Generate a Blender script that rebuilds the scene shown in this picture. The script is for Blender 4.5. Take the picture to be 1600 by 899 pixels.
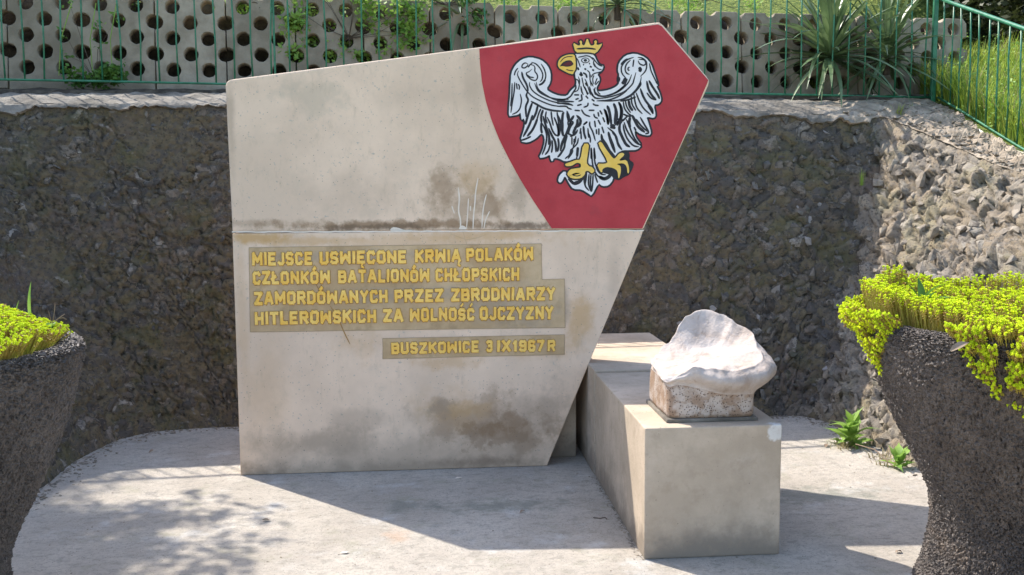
import bpy, bmesh, math, random
import numpy as np
from mathutils import Vector, Matrix, noise as mnoise
random.seed(7); rng = np.random.default_rng(7)
S = bpy.context.scene
for o in list(bpy.data.objects): bpy.data.objects.remove(o)

# ------------------------------------------------------------------ camera
F_PX, YAW, PITCH, ROLL, CAM_H = 1600.0, math.radians(4.9), math.radians(6.0), math.radians(-0.4), 1.6
Fw = np.array([math.sin(YAW)*math.cos(PITCH), math.cos(YAW)*math.cos(PITCH), -math.sin(PITCH)])
R0 = np.array([math.cos(YAW), -math.sin(YAW), 0.0]); U0 = np.cross(R0, Fw)
Rt = R0*math.cos(ROLL)+U0*math.sin(ROLL); Up = -R0*math.sin(ROLL)+U0*math.cos(ROLL)
CP = np.array([0, 0, CAM_H])
cam = bpy.data.cameras.new('camera'); cam_o = bpy.data.objects.new('camera', cam)
S.collection.objects.link(cam_o)
cam_o.matrix_world = Matrix([[Rt[i], Up[i], -Fw[i], CP[i]] for i in range(3)]+[[0, 0, 0, 1]])
cam.sensor_width = 36; cam.lens = 36*F_PX/1600; cam.clip_start = .05; cam.clip_end = 2000
S.camera = cam_o
S.render.resolution_x, S.render.resolution_y = 1024, 575

# ------------------------------------------------------------------ sky, sun, exposure
SUN = Vector((-1.207, 1.289, 2.134)).normalized()
W = bpy.data.worlds.new('World'); S.world = W; W.use_nodes = True
nt = W.node_tree; bg = nt.nodes['Background']
sky = nt.nodes.new('ShaderNodeTexSky'); sky.sky_type = 'NISHITA'; sky.sun_disc = False
sky.sun_elevation = math.asin(SUN.z); sky.sun_rotation = math.atan2(SUN.x, SUN.y)
sky.air_density = 1.0; sky.dust_density = 1.5; sky.ozone_density = 1.0
nt.links.new(sky.outputs[0], bg.inputs[0]); bg.inputs[1].default_value = 0.15
sl = bpy.data.lights.new('sun', 'SUN'); sl.energy = 2.75; sl.angle = math.radians(.5); sl.color = (1, .94, .85)
so = bpy.data.objects.new('sun', sl); S.collection.objects.link(so)
so.rotation_euler = SUN.to_track_quat('Z', 'Y').to_euler(); so.location = (-6, 6, 12)
S.view_settings.view_transform = 'Standard'; S.view_settings.look = 'None'
S.view_settings.exposure = 1.40; S.view_settings.gamma = 1

# ------------------------------------------------------------------ helpers
def at(px, py, ax, v):
    """a pixel of the photograph taken onto the real plane  axis = v"""
    d = Fw+Rt*(px-800)/F_PX-Up*(py-449.5)/F_PX
    t = (v-CP[ax])/d[ax]; return CP+t*d
def atz(px, py, zc):
    d = Fw+Rt*(px-800)/F_PX-Up*(py-449.5)/F_PX
    return CP+zc*d
def tag(o, label=None, cat=None, group=None, kind=None):
    if label: o['label'] = label
    if cat: o['category'] = cat
    if group: o['group'] = group
    if kind: o['kind'] = kind
    return o
def empty(name, loc, label=None, cat=None, group=None):
    o = bpy.data.objects.new(name, None); S.collection.objects.link(o); o.location = loc
    o.empty_display_size = .1
    bpy.context.view_layer.update()
    return tag(o, label, cat, group)
ORG = {}
def wloc(p):
    l = Vector((0, 0, 0))
    while p is not None: l += p.location; p = p.parent
    return l
def link(name, me, parent=None, mats=(), smooth=False):
    for m in mats: me.materials.append(m)
    if smooth:
        me.polygons.foreach_set('use_smooth', [True]*len(me.polygons))
    o = bpy.data.objects.new(name, me); S.collection.objects.link(o)
    if parent: o.parent = parent
    return o
def meshobj(name, V, Fc, mat, parent=None, smooth=False, mi=None):
    """V in world coordinates; parts are stored relative to their parents"""
    V = np.asarray(V, float)
    if parent is not None: V = V-np.array(wloc(parent))
    me = bpy.data.meshes.new(name); me.from_pydata(V.tolist(), [], [tuple(int(i) for i in f) for f in Fc])
    mats = mat if isinstance(mat, (list, tuple)) else [mat]
    o = link(name, me, parent, mats, smooth)
    if mi is not None: me.polygons.foreach_set('material_index', [int(i) for i in mi])
    me.update(); return o
def bmobj(name, bm, mat, parent=None, smooth=False):
    me = bpy.data.meshes.new(name)
    if parent is not None: bmesh.ops.translate(bm, verts=bm.verts, vec=-wloc(parent))
    bm.to_mesh(me); bm.free()
    return link(name, me, parent, mat if isinstance(mat, (list, tuple)) else [mat], smooth)
def prism_y(poly, y0, y1, bev=0, seg=2):
    """poly: list of (x,z); solid between y0 (front) and y1 (back)"""
    bm = bmesh.new()
    f = [bm.verts.new((p[0], y0, p[1])) for p in poly]; b = [bm.verts.new((p[0], y1, p[1])) for p in poly]
    n = len(poly); bm.faces.new(f); bm.faces.new(b[::-1])
    for i in range(n): bm.faces.new((f[i], b[i], b[(i+1) % n], f[(i+1) % n]))
    bmesh.ops.recalc_face_normals(bm, faces=bm.faces)
    if bev:
        bmesh.ops.bevel(bm, geom=list(bm.edges), offset=bev, segments=seg, profile=.6, affect='EDGES', clamp_overlap=True)
    return bm
def tube_np(P, r, n=6, V=None, Fc=None):
    """tube along points P, radius r (scalar or list)"""
    if V is None: V, Fc = [], []
    P = [Vector(p) for p in P]; m = len(P)
    if not hasattr(r, '__len__'): r = [r]*m
    base = len(V)
    for i, p in enumerate(P):
        t = (P[min(i+1, m-1)]-P[max(i-1, 0)]).normalized()
        a = t.cross(Vector((0, 0, 1)) if abs(t.z) < .9 else Vector((1, 0, 0))).normalized(); b = t.cross(a)
        for k in range(n):
            q = 2*math.pi*k/n; v = p+(a*math.cos(q)+b*math.sin(q))*r[i]; V.append(tuple(v))
    for i in range(m-1):
        for k in range(n):
            k2 = (k+1) % n
            Fc.append((base+i*n+k, base+i*n+k2, base+(i+1)*n+k2, base+(i+1)*n+k))
    Fc.append(tuple(base+k for k in range(n))[::-1]); Fc.append(tuple(base+(m-1)*n+k for k in range(n)))
    return V, Fc
def fbm(x, y, z=0, sc=1, o=3):
    return mnoise.fractal(Vector((x*sc, y*sc, z*sc)), 1.0, 2.0, o)
def hsh(i, j, s):
    n = np.sin(i*127.1+j*311.7+s*74.7)*43758.5453
    return n-np.floor(n)
def worley(u, v, cell, seed=0):
    """F1, F2, id of nearest and offset to its seed"""
    a, b = u/cell, v/cell; ia, ib = np.floor(a), np.floor(b)
    F1 = np.full(u.shape, 9.); F2 = F1.copy(); ID = np.zeros(u.shape); DX = np.zeros(u.shape); DY = np.zeros(u.shape)
    for di in (-1, 0, 1):
        for dj in (-1, 0, 1):
            ci, cj = ia+di, ib+dj
            sx = ci+hsh(ci, cj, seed+1); sy = cj+hsh(ci, cj, seed+2)
            dx, dy = a-sx, b-sy; d = np.hypot(dx, dy); idn = hsh(ci, cj, seed+5)
            near = d < F1
            F2 = np.where(near, F1, np.minimum(F2, d))
            ID = np.where(near, idn, ID); DX = np.where(near, dx, DX); DY = np.where(near, dy, DY)
            F1 = np.where(near, d, F1)
    return F1, F2, ID, DX, DY

# ------------------------------------------------------------------ materials
class G:
    def __init__(s, name):
        s.m = bpy.data.materials.new(name); s.m.use_nodes = True; s.t = s.m.node_tree
        s.b = s.t.nodes['Principled BSDF']; s.out = s.t.nodes['Material Output']
        s.pos = s.n('ShaderNodeNewGeometry').outputs['Position']
        s.oc = None
    def n(s, k, **kw):
        x = s.t.nodes.new(k)
        for a, v in kw.items(): setattr(x, a, v)
        return x
    def l(s, a, b): s.t.links.new(a, b)
    def put(s, sock, v):
        if isinstance(v, bpy.types.NodeSocket): s.l(v, sock)
        elif isinstance(v, (tuple, list)) and len(v) == 3 and sock.type == 'RGBA': sock.default_value = (*v, 1)
        else: sock.default_value = v
    def math(s, op, a, b=0.0, c=None, clamp=False):
        x = s.n('ShaderNodeMath', operation=op, use_clamp=clamp); s.put(x.inputs[0], a); s.put(x.inputs[1], b)
        if c is not None: s.put(x.inputs[2], c)
        return x.outputs[0]
    def step(s, v, lo, hi, a=0.0, b=1.0):
        x = s.n('ShaderNodeMapRange', interpolation_type='SMOOTHSTEP'); s.put(x.inputs[0], v)
        for i, q in zip((1, 2, 3, 4), (lo, hi, a, b)): x.inputs[i].default_value = q
        return x.outputs[0]
    def map(s, scale=(1, 1, 1), loc=(0, 0, 0), rot=(0, 0, 0), src=None):
        x = s.n('ShaderNodeMapping'); s.l(src or s.pos, x.inputs[0]); x.inputs['Scale'].default_value = scale
        x.inputs['Location'].default_value = loc; x.inputs['Rotation'].default_value = rot; return x.outputs[0]
    def noise(s, sc, det=4, rough=.55, src=None, dist=0):
        x = s.n('ShaderNodeTexNoise'); s.l(src or s.pos, x.inputs['Vector']); x.inputs['Scale'].default_value = sc
        x.inputs['Detail'].default_value = det; x.inputs['Roughness'].default_value = rough; x.inputs['Distortion'].default_value = dist
        return x.outputs[0]
    def voro(s, sc, feat='F1', src=None, out=0, rnd=1):
        x = s.n('ShaderNodeTexVoronoi', feature=feat); s.l(src or s.pos, x.inputs['Vector']); x.inputs['Scale'].default_value = sc
        x.inputs['Randomness'].default_value = rnd
        return x.outputs[out]
    def mix(s, f, a, b, mode='MIX'):
        x = s.n('ShaderNodeMix', data_type='RGBA', blend_type=mode); s.put(x.inputs[0], f)
        s.put(x.inputs[6], a); s.put(x.inputs[7], b); return x.outputs[2]
    def blob(s, c, r, soft=.5, amp=.5, nsc=6):
        """irregular stain at world point c with radii r (x,y,z)"""
        x = s.n('ShaderNodeVectorMath', operation='SUBTRACT'); s.l(s.pos, x.inputs[0]); x.inputs[1].default_value = c
        y = s.n('ShaderNodeVectorMath', operation='DIVIDE'); s.l(x.outputs[0], y.inputs[0]); y.inputs[1].default_value = r
        z = s.n('ShaderNodeVectorMath', operation='LENGTH'); s.l(y.outputs[0], z.inputs[0])
        n = s.noise(nsc, 5, .65)
        d = s.math('MULTIPLY_ADD', s.math('SUBTRACT', n, .5), amp*4, z.outputs['Value'])
        return s.step(d, 1-soft, 1+soft*.2, 1, 0)
    def bump(s, h, dist=.004, st=1, prev=None):
        x = s.n('ShaderNodeBump'); s.put(x.inputs['Height'], h); x.inputs['Distance'].default_value = dist
        x.inputs['Strength'].default_value = st
        if prev: s.l(prev, x.inputs['Normal'])
        return x.outputs[0]
    def fin(s, col, rough=.85, nrm=None, spec=.3, trans=0):
        s.put(s.b.inputs['Base Color'], col); s.put(s.b.inputs['Roughness'], rough)
        s.b.inputs['Specular IOR Level'].default_value = spec
        if nrm: s.l(nrm, s.b.inputs['Normal'])
        if trans:
            t = s.n('ShaderNodeBsdfTranslucent'); s.put(t.inputs[0], col)
            mx = s.n('ShaderNodeMixShader'); mx.inputs[0].default_value = trans
            s.l(s.b.outputs[0], mx.inputs[1]); s.l(t.outputs[0], mx.inputs[2]); s.l(mx.outputs[0], s.out.inputs[0])
        return s.m
    def attr(s, name, out='Fac'):
        x = s.n('ShaderNodeAttribute', attribute_name=name); return x.outputs[out]
    def rnd(s): return s.n('ShaderNodeObjectInfo').outputs['Random']

def hexc(r, g, b):
    f = lambda c: (c/255/12.92) if c/255 <= .04045 else ((c/255+.055)/1.055)**2.4
    return (f(r), f(g), f(b))
FY = 5.58                                   # front plane of the lower stele slab
def SP(px, py, y=FY): return at(px, py, 1, y)

def mat_stele(name, lower):
    g = G(name); c = g.mix(g.step(g.noise(2.2, 5, .6), .35, .7), (.73, .55, .40), (.87, .66, .485))
    c = g.mix(g.math('MULTIPLY', g.step(g.noise(5.5, 6, .7), .52, .75), .45), c, (.60, .475, .35))
    c = g.mix(g.step(g.noise(60, 3, .6), .62, .75), c, (.48, .42, .35))
    def stain(px, py, rx, rz, col, op, soft=.7, amp=.5, nsc=6):
        nonlocal c
        p = SP(px, py); k = 3.48e-3
        c = g.mix(g.math('MULTIPLY', g.blob(tuple(p), (rx*k, .4, rz*k), soft, amp, nsc), op), c, col)
    br, dk, oc, gy, wh = (.27, .165, .085), (.15, .10, .06), (.56, .33, .12), (.37, .28, .20), (.62, .58, .53)
    if lower:
        stain(790, 664, 165, 52, gy, .45, .8); stain(740, 655, 90, 40, br, .42, .6, .8, 8); stain(815, 672, 66, 38, br, .45, .5, .8, 8); stain(700, 640, 70, 40, oc, .22, .8, .8, 7); stain(770, 680, 60, 22, br, .5, .4, .9, 14); stain(850, 640, 40, 40, gy, .35, .7, .8, 9)
        stain(720, 640, 60, 20, oc, .35, .8, .8, 9); stain(690, 640, 22, 20, gy, .6, .6, .8, 14)
        stain(480, 690, 130, 26, gy, .6, .9, .6); stain(560, 655, 60, 20, gy, .35); stain(420, 600, 40, 90, oc, .18, .9)
        stain(400, 372, 55, 12, oc, .75, .7, .6, 9); stain(470, 377, 90, 9, oc, .5, .8, .6, 9); stain(760, 366, 150, 12, oc, .45, .8, .6, 10)
        stain(905, 500, 30, 48, oc, .6, .8, .6, 7); stain(860, 545, 60, 22, oc, .35, .8, .6); stain(560, 535, 40, 30, oc, .28, .9, .8, 9)
        stain(700, 566, 60, 14, oc, .4, .8, .7, 12); stain(378, 480, 12, 160, oc, .25, .9, .5, 8)
        stain(640, 380, 240, 16, oc, .35, .9, .8, 12); stain(880, 470, 14, 40, gy, .6, .7, .5)
        stain(620, 735, 280, 20, gy, .75, .9, .5, 9); stain(620, 715, 300, 42, gy, .5, .95, .5, 5); stain(400, 735, 60, 18, dk, .45, .9, .6, 12); stain(760, 722, 90, 12, dk, .5, .9, .6, 12)
        stain(960, 420, 14, 60, gy, .3, .9)
    else:
        stain(640, 352, 230, 9, br, .8, .7, .7, 14); stain(820, 354, 60, 7, dk, .75, .7, .7, 16); stain(590, 355, 110, 6, dk, .7, .8, .8, 18)
        stain(725, 318, 66, 40, br, .42, .8, .8, 9); stain(420, 350, 90, 9, br, .4, .8, .8, 12); stain(550, 310, 70, 40, gy, .2, .9, .8); stain(745, 285, 40, 38, oc, .32, .9, .7, 9); stain(690, 290, 26, 36, br, .55, .7, .7, 10)
        stain(765, 320, 22, 26, br, .55, .7, .8, 12); stain(810, 300, 20, 40, gy, .6, .9, .6, 12)
        stain(495, 150, 60, 34, (.44, .38, .28), .4, .9, .8, 9); stain(700, 150, 80, 30, gy, .14, .9); stain(360, 200, 8, 80, gy, .45, .9)
        stain(735, 120, 20, 60, gy, .3, .9)
    ck = g.voro(1.3, 'DISTANCE_TO_EDGE', src=g.mix(.10, g.pos, g.n('ShaderNodeTexNoise').outputs[1]))
    ckm = g.math('MULTIPLY', g.step(ck, .0008, .0025, .30, 0), g.step(g.noise(1.7, 2), .60, .66)); c = g.mix(ckm, c, (.30, .21, .13))
    c = g.mix(g.math('MULTIPLY', g.step(g.noise(16, 6, .75, g.map((1, 1, .35), (2, 0, 5))), .54, .72), .4), c, (.50, .38, .26))
    nz = g.noise(90, 6, .65); b1 = g.bump(nz, .0012, .6); b2 = g.bump(g.noise(9, 3), .006, .35, b1)
    pit = g.step(g.voro(38, src=g.map((1, 1, 1), (3, 1, 2))), .05, .1); c = g.mix(g.math('SUBTRACT', 1, pit), c, (.2, .17, .14))
    return g.fin(c, .82, b2)
def mat_concrete_block():
    g = G('cast concrete block'); c = g.mix(g.step(g.noise(2.6, 6, .65), .35, .7), (.44, .355, .265), (.60, .49, .375))
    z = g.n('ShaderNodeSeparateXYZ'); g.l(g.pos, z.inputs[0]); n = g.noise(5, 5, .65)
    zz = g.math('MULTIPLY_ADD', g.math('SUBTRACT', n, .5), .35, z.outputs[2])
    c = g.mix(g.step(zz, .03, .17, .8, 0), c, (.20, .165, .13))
    c = g.mix(g.math('MULTIPLY', g.step(g.noise(3.3, 5, .7, g.map(loc=(4, 2, 7))), .5, .7), .5), c, (.29, .235, .18))
    c = g.mix(g.math('MULTIPLY', g.blob(tuple(at(1170, 720, 1, 4.12)), (.11, .3, .08), .9, .8, 8), .3), c, (.60, .52, .43))
    c = g.mix(g.math('MULTIPLY', g.blob(tuple(at(1215, 672, 1, 4.12)), (.045, .08, .05), .3, .5, 14), .9), c, (.72, .70, .66))
    c = g.mix(g.step(g.noise(75, 3), .66, .74), c, (.2, .17, .14))
    c = g.mix(g.math('MULTIPLY', g.step(g.noise(14, 6, .75), .5, .7), .45), c, (.36, .28, .20))
    return g.fin(c, .85, g.bump(g.noise(80, 6, .7), .003, .8, g.bump(g.noise(8, 3), .008, .4)))
def mat_carved(pitted):
    g = G('carved sandstone pitted' if pitted else 'carved sandstone')
    c = g.mix(g.step(g.noise(7, 6, .6), .35, .7), (.48, .40, .345), (.60, .525, .47))
    if pitted:
        c = g.mix(g.math('MULTIPLY', g.step(g.noise(11, 5, .65), .40, .58), .85), c, (.27, .165, .10)); c = g.mix(.25, c, (.35, .25, .17))
        pit = g.step(g.voro(105, src=g.pos), .16, .30); c = g.mix(g.math('MULTIPLY', g.math('SUBTRACT', 1, pit), .85), c, (.13, .085, .06))
        nb = g.bump(g.noise(60, 5, .6), .003, .5, g.bump(pit, .006, 1))
    else:
        c = g.mix(g.math('MULTIPLY', g.step(g.noise(9, 6, .75, dist=1), .46, .68), .7), c, (.36, .27, .21))
        nb = g.bump(g.noise(55, 6, .7), .004, .9, g.bump(g.noise(17, 5, .7), .014, .7))
    return g.fin(c, .8, nb)
def mat_ground():
    g = G('weathered concrete paving'); c = g.mix(g.step(g.noise(1.7, 7, .65), .35, .68), (.48, .425, .36), (.62, .56, .48))
    c = g.mix(g.math('MULTIPLY', g.step(g.noise(48, 5, .8), .45, .62), .5), c, (.36, .32, .265))
    st = g.noise(12, 7, .78, g.map((1, 1.4, 1)))
    c = g.mix(g.math('MULTIPLY', g.step(st, .48, .64), .7), c, (.33, .30, .255))
    c = g.mix(g.math('MULTIPLY', g.step(g.noise(4, 6, .7, g.map(loc=(5, 1, 0))), .54, .7), .6), c, (.37, .345, .26))
    c = g.mix(g.math('MULTIPLY', g.step(g.noise(3.1, 6, .7, g.map(loc=(1, 9, 0))), .55, .72), .7), c, (.66, .645, .615))
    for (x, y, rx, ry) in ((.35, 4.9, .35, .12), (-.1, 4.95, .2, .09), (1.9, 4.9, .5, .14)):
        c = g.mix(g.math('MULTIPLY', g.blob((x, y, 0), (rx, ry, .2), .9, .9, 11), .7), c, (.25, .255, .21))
    c = g.mix(g.math('MULTIPLY', g.blob(tuple(at(620, 838, 2, 0)), (.09, .1, .2), .9, .8, 9), .4), c, (.58, .36, .22))
    sp = g.voro(28, src=g.map(loc=(2, 2, 0))); c = g.mix(g.step(sp, .04, .1, .8, 0), c, (.12, .105, .09))
    sp = g.voro(75); c = g.mix(g.step(sp, .12, .22, .7, 0), c, (.17, .155, .14))
    ed = g.voro(1.15, 'DISTANCE_TO_EDGE', src=g.mix(.12, g.pos, g.n('ShaderNodeTexNoise').outputs[1]))
    cm_ = g.math('MULTIPLY', g.step(ed, .0008, .003, .35, 0), g.step(g.noise(.9, 2), .58, .64)); c = g.mix(cm_, c, (.12, .10, .08))
    b = g.bump(g.noise(130, 5, .7), .003, 1); b = g.bump(g.noise(34, 7, .8, g.map((1, 1.25, 1))), .013, 1, b); b = g.bump(g.noise(6, 4, .6), .02, .4, b)
    return g.fin(c, .9, b)
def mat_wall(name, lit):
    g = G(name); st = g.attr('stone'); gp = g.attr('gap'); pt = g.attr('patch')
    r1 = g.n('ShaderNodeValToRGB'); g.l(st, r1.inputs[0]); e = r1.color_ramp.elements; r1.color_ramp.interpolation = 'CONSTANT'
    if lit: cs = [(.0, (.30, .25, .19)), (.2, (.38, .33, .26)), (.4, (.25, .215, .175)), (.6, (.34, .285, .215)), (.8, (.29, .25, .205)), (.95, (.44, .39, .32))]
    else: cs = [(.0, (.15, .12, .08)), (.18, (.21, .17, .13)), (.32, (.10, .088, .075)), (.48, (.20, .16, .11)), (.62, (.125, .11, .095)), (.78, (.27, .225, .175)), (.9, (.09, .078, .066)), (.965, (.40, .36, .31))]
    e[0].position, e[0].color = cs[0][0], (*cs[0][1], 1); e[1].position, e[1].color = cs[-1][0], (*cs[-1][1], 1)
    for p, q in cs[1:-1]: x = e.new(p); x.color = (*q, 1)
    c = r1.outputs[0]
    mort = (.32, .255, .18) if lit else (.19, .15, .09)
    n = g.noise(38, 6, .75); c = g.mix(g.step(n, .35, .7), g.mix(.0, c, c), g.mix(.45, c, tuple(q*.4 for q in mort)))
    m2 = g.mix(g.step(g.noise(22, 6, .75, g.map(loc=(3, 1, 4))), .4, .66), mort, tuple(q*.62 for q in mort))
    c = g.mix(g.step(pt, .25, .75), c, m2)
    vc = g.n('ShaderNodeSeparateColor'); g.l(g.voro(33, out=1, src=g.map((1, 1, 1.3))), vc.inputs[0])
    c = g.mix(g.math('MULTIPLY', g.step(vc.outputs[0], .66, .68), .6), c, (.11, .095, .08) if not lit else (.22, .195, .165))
    c = g.mix(g.math('MULTIPLY', g.step(gp, .55, 1.0), .9 if not lit else .5), c, (.03, .025, .018) if not lit else (.14, .11, .08))  # gaps between stones coloured darker, crevice shade painted in
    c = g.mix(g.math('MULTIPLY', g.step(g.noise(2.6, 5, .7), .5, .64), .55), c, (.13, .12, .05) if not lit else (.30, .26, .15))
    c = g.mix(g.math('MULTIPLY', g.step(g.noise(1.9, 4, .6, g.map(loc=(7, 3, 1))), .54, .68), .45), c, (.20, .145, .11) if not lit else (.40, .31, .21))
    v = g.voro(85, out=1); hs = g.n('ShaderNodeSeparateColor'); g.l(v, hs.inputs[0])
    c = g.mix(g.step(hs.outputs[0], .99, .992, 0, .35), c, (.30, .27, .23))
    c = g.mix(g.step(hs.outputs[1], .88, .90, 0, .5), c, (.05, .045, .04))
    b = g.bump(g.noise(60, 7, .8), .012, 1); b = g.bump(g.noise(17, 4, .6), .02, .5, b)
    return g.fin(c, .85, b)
def simple(name, a, b, sc=8, rough=.8, bsc=60, bd=.002, spec=.3, trans=0, objr=0):
    g = G(name); c = g.mix(g.step(g.noise(sc, 5, .6), .35, .68), a, b)
    if objr: c = g.mix(g.math('MULTIPLY', g.rnd(), objr), c, tuple(q*.45 for q in a))
    return g.fin(c, rough, g.bump(g.noise(bsc, 5, .6), bd, .8), spec, trans)
def leafmat(name, a, b, sc=9, trans=.3, rough=.55, spec=.4):
    g = G(name); c = g.mix(g.step(g.noise(sc, 3, .6), .35, .65), a, b)
    c = g.mix(g.math('MULTIPLY', g.rnd(), .35), c, b)
    return g.fin(c, rough, None, spec, trans)
M = {}
M['stele_up'] = mat_stele('weathered limewashed stone upper', False)
M['stele_lo'] = mat_stele('weathered limewashed stone lower', True)
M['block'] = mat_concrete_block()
M['carved'] = mat_carved(False); M['carved_pit'] = mat_carved(True)
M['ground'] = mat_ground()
M['wall_shade'] = mat_wall('rubble concrete shaded tone', False); M['wall_sun'] = mat_wall('rubble concrete sunlit tone', True)  # one wall coloured twice: shaded tone behind, sunlit tone past the corner
def mat_plate():
    g = G('recessed inscription ground'); c = g.mix(g.step(g.noise(4, 5, .65), .38, .66), (.50, .345, .19), (.63, .46, .275))
    c = g.mix(g.math('MULTIPLY', g.step(g.noise(7, 4, .7, g.map(loc=(3, 3, 3))), .5, .68), .5), c, (.36, .25, .13))
    for px, py, rx, rz in ((560, 400, .55, .04), (640, 460, .4, .05), (800, 480, .3, .14)):
        c = g.mix(g.math('MULTIPLY', g.blob(tuple(SP(px, py)), (rx, .4, rz), .9, .7, 9), .5), c, (.36, .31, .255))
    return g.fin(c, .85, g.bump(g.noise(110, 5, .7), .0015, .8))
M['plate'] = mat_plate()
M['gold'] = simple('ochre yellow letter paint', (.92, .53, .09), (1.0, .66, .17), 12, .6, 120, .001)
M['goldedge'] = simple('worn brown letter edge', (.45, .25, .07), (.32, .18, .07), 30, .8)  # letter bevels coloured darker brown than the letter faces
def mat_red():
    g = G('crimson shield paint'); c = g.mix(g.step(g.noise(3.5, 6, .65), .35, .68), (.44, .036, .045), (.52, .055, .064))
    c = g.mix(g.math('MULTIPLY', g.step(g.noise(10, 5, .7), .55, .72), .35), c, (.33, .05, .062))
    c = g.mix(g.step(g.noise(120, 2), .68, .76, 0, .4), c, (.2, .03, .04))
    return g.fin(c, .55, g.bump(g.noise(70, 5, .65), .0014, .7), .3)
M['red'] = mat_red()
M['maroon'] = simple('dark maroon paint', (.10, .018, .022), (.13, .02, .025), 20, .6)
M['white'] = simple('white eagle paint', (.80, .77, .76), (.86, .83, .81), 9, .55, 90, .001)
M['black'] = simple('black line paint', (.018, .018, .022), (.03, .03, .036), 20, .55, 90, .001)
M['yellow'] = simple('yellow emblem paint', (.84, .53, .09), (.90, .62, .16), 12, .55, 90, .001)
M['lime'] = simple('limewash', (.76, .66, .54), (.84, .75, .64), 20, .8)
M['dirt'] = simple('dirt filled line', (.36, .26, .16), (.44, .33, .21), 30, .9)
M['cement'] = simple('grey cement coping', (.13, .115, .095), (.29, .255, .21), 5, .9, 35, .012)
M['bank'] = simple('gritty earth bank', (.25, .20, .145), (.43, .355, .27), 9, .95, 30, .02)
M['soil'] = simple('dark soil', (.045, .036, .027), (.11, .09, .065), 14, .95, 60, .01)
M['panel'] = simple('grey perforated concrete', (.28, .23, .165), (.44, .37, .28), 5, .9, 50, .006, objr=.4)
M['fence'] = simple('green fence paint', (.018, .13, .062), (.04, .21, .11), 18, .4, 50, .0008, .5)
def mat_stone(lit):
    g = G('broken stone sunlit tone' if lit else 'broken stone shaded tone')
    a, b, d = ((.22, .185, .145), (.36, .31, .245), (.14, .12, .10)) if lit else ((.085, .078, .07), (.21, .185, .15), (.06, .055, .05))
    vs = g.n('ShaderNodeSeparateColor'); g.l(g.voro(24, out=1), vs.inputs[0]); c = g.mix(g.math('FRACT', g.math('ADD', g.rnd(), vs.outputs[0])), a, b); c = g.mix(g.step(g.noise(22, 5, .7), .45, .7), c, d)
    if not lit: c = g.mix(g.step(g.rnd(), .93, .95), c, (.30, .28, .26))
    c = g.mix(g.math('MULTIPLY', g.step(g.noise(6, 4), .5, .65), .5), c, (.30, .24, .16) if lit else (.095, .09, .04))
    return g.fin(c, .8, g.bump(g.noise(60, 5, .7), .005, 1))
M['stone_p'] = mat_stone(True); M['stone_d'] = mat_stone(False)  # same stone in a sunlit and a shaded tone
def mat_planter():
    g = G('dark granular stucco'); c = g.mix(g.step(g.noise(6, 5, .6), .35, .7), (.115, .09, .074), (.18, .145, .12))
    c = g.mix(g.step(g.noise(90, 3, .6), .52, .7), c, (.05, .042, .038))
    c = g.mix(g.math('MULTIPLY', g.step(g.noise(3, 4, .6), .55, .7), .5), c, (.19, .13, .085))
    b = g.bump(g.voro(95, src=g.pos), .012, 1); b = g.bump(g.noise(130, 4, .7), .008, 1, b)
    return g.fin(c, .42, b, .6)
M['planter'] = mat_planter()
M['sedum'] = leafmat('lime yellow sedum', (.86, .92, .03), (.64, .78, .03), 14, .3, .75, .15)
M['sedum_red'] = leafmat('bronze tinted sedum', (.46, .36, .05), (.38, .22, .05), 14, .25, .5)
M['sedum_stem'] = leafmat('reddish sedum stem', (.60, .60, .08), (.46, .34, .08), 20, .15)
M['grass'] = leafmat('sunlit meadow grass', (.32, .46, .05), (.46, .52, .10), 5, .45)
M['grass_dk'] = leafmat('green grass', (.15, .26, .04), (.24, .34, .06), 6, .4)
M['straw'] = leafmat('dry straw', (.42, .36, .2), (.33, .27, .15), 8, .3)
M['yucca'] = leafmat('blue green strap leaf', (.08, .13, .055), (.19, .27, .12), 4, .2, .36, .6)
M['leaf'] = leafmat('mid green leaf', (.06, .15, .03), (.12, .24, .04), 9, .35)
M['leaf_br'] = leafmat('bright green leaf', (.19, .36, .06), (.32, .48, .10), 9, .4)
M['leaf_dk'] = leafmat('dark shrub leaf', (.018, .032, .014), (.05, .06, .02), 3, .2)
M['bark'] = simple('brown bark', (.07, .05, .035), (.13, .10, .075), 12, .9, 40, .008)
M['twig'] = simple('dry twig', (.22, .15, .10), (.32, .24, .17), 20, .85)
M['hill'] = simple('grassy earth', (.08, .13, .02), (.26, .30, .06), 22, .95, 30, .12)

# ------------------------------------------------------------------ ground
def sheet(name, x0, x1, y0, y1, z, mat, kind='structure'):
    o = meshobj(name, [(x0, y0, z), (x1, y0, z), (x1, y1, z), (x0, y1, z)], [(0, 1, 2, 3)], mat); o['kind'] = kind; return o
sheet('ground', -150, 150, -150, 150, -.02, M['hill'])
sheet('concrete_pavement', -5.5, 5.5, -6, 7.4, 0, M['ground'])

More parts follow.
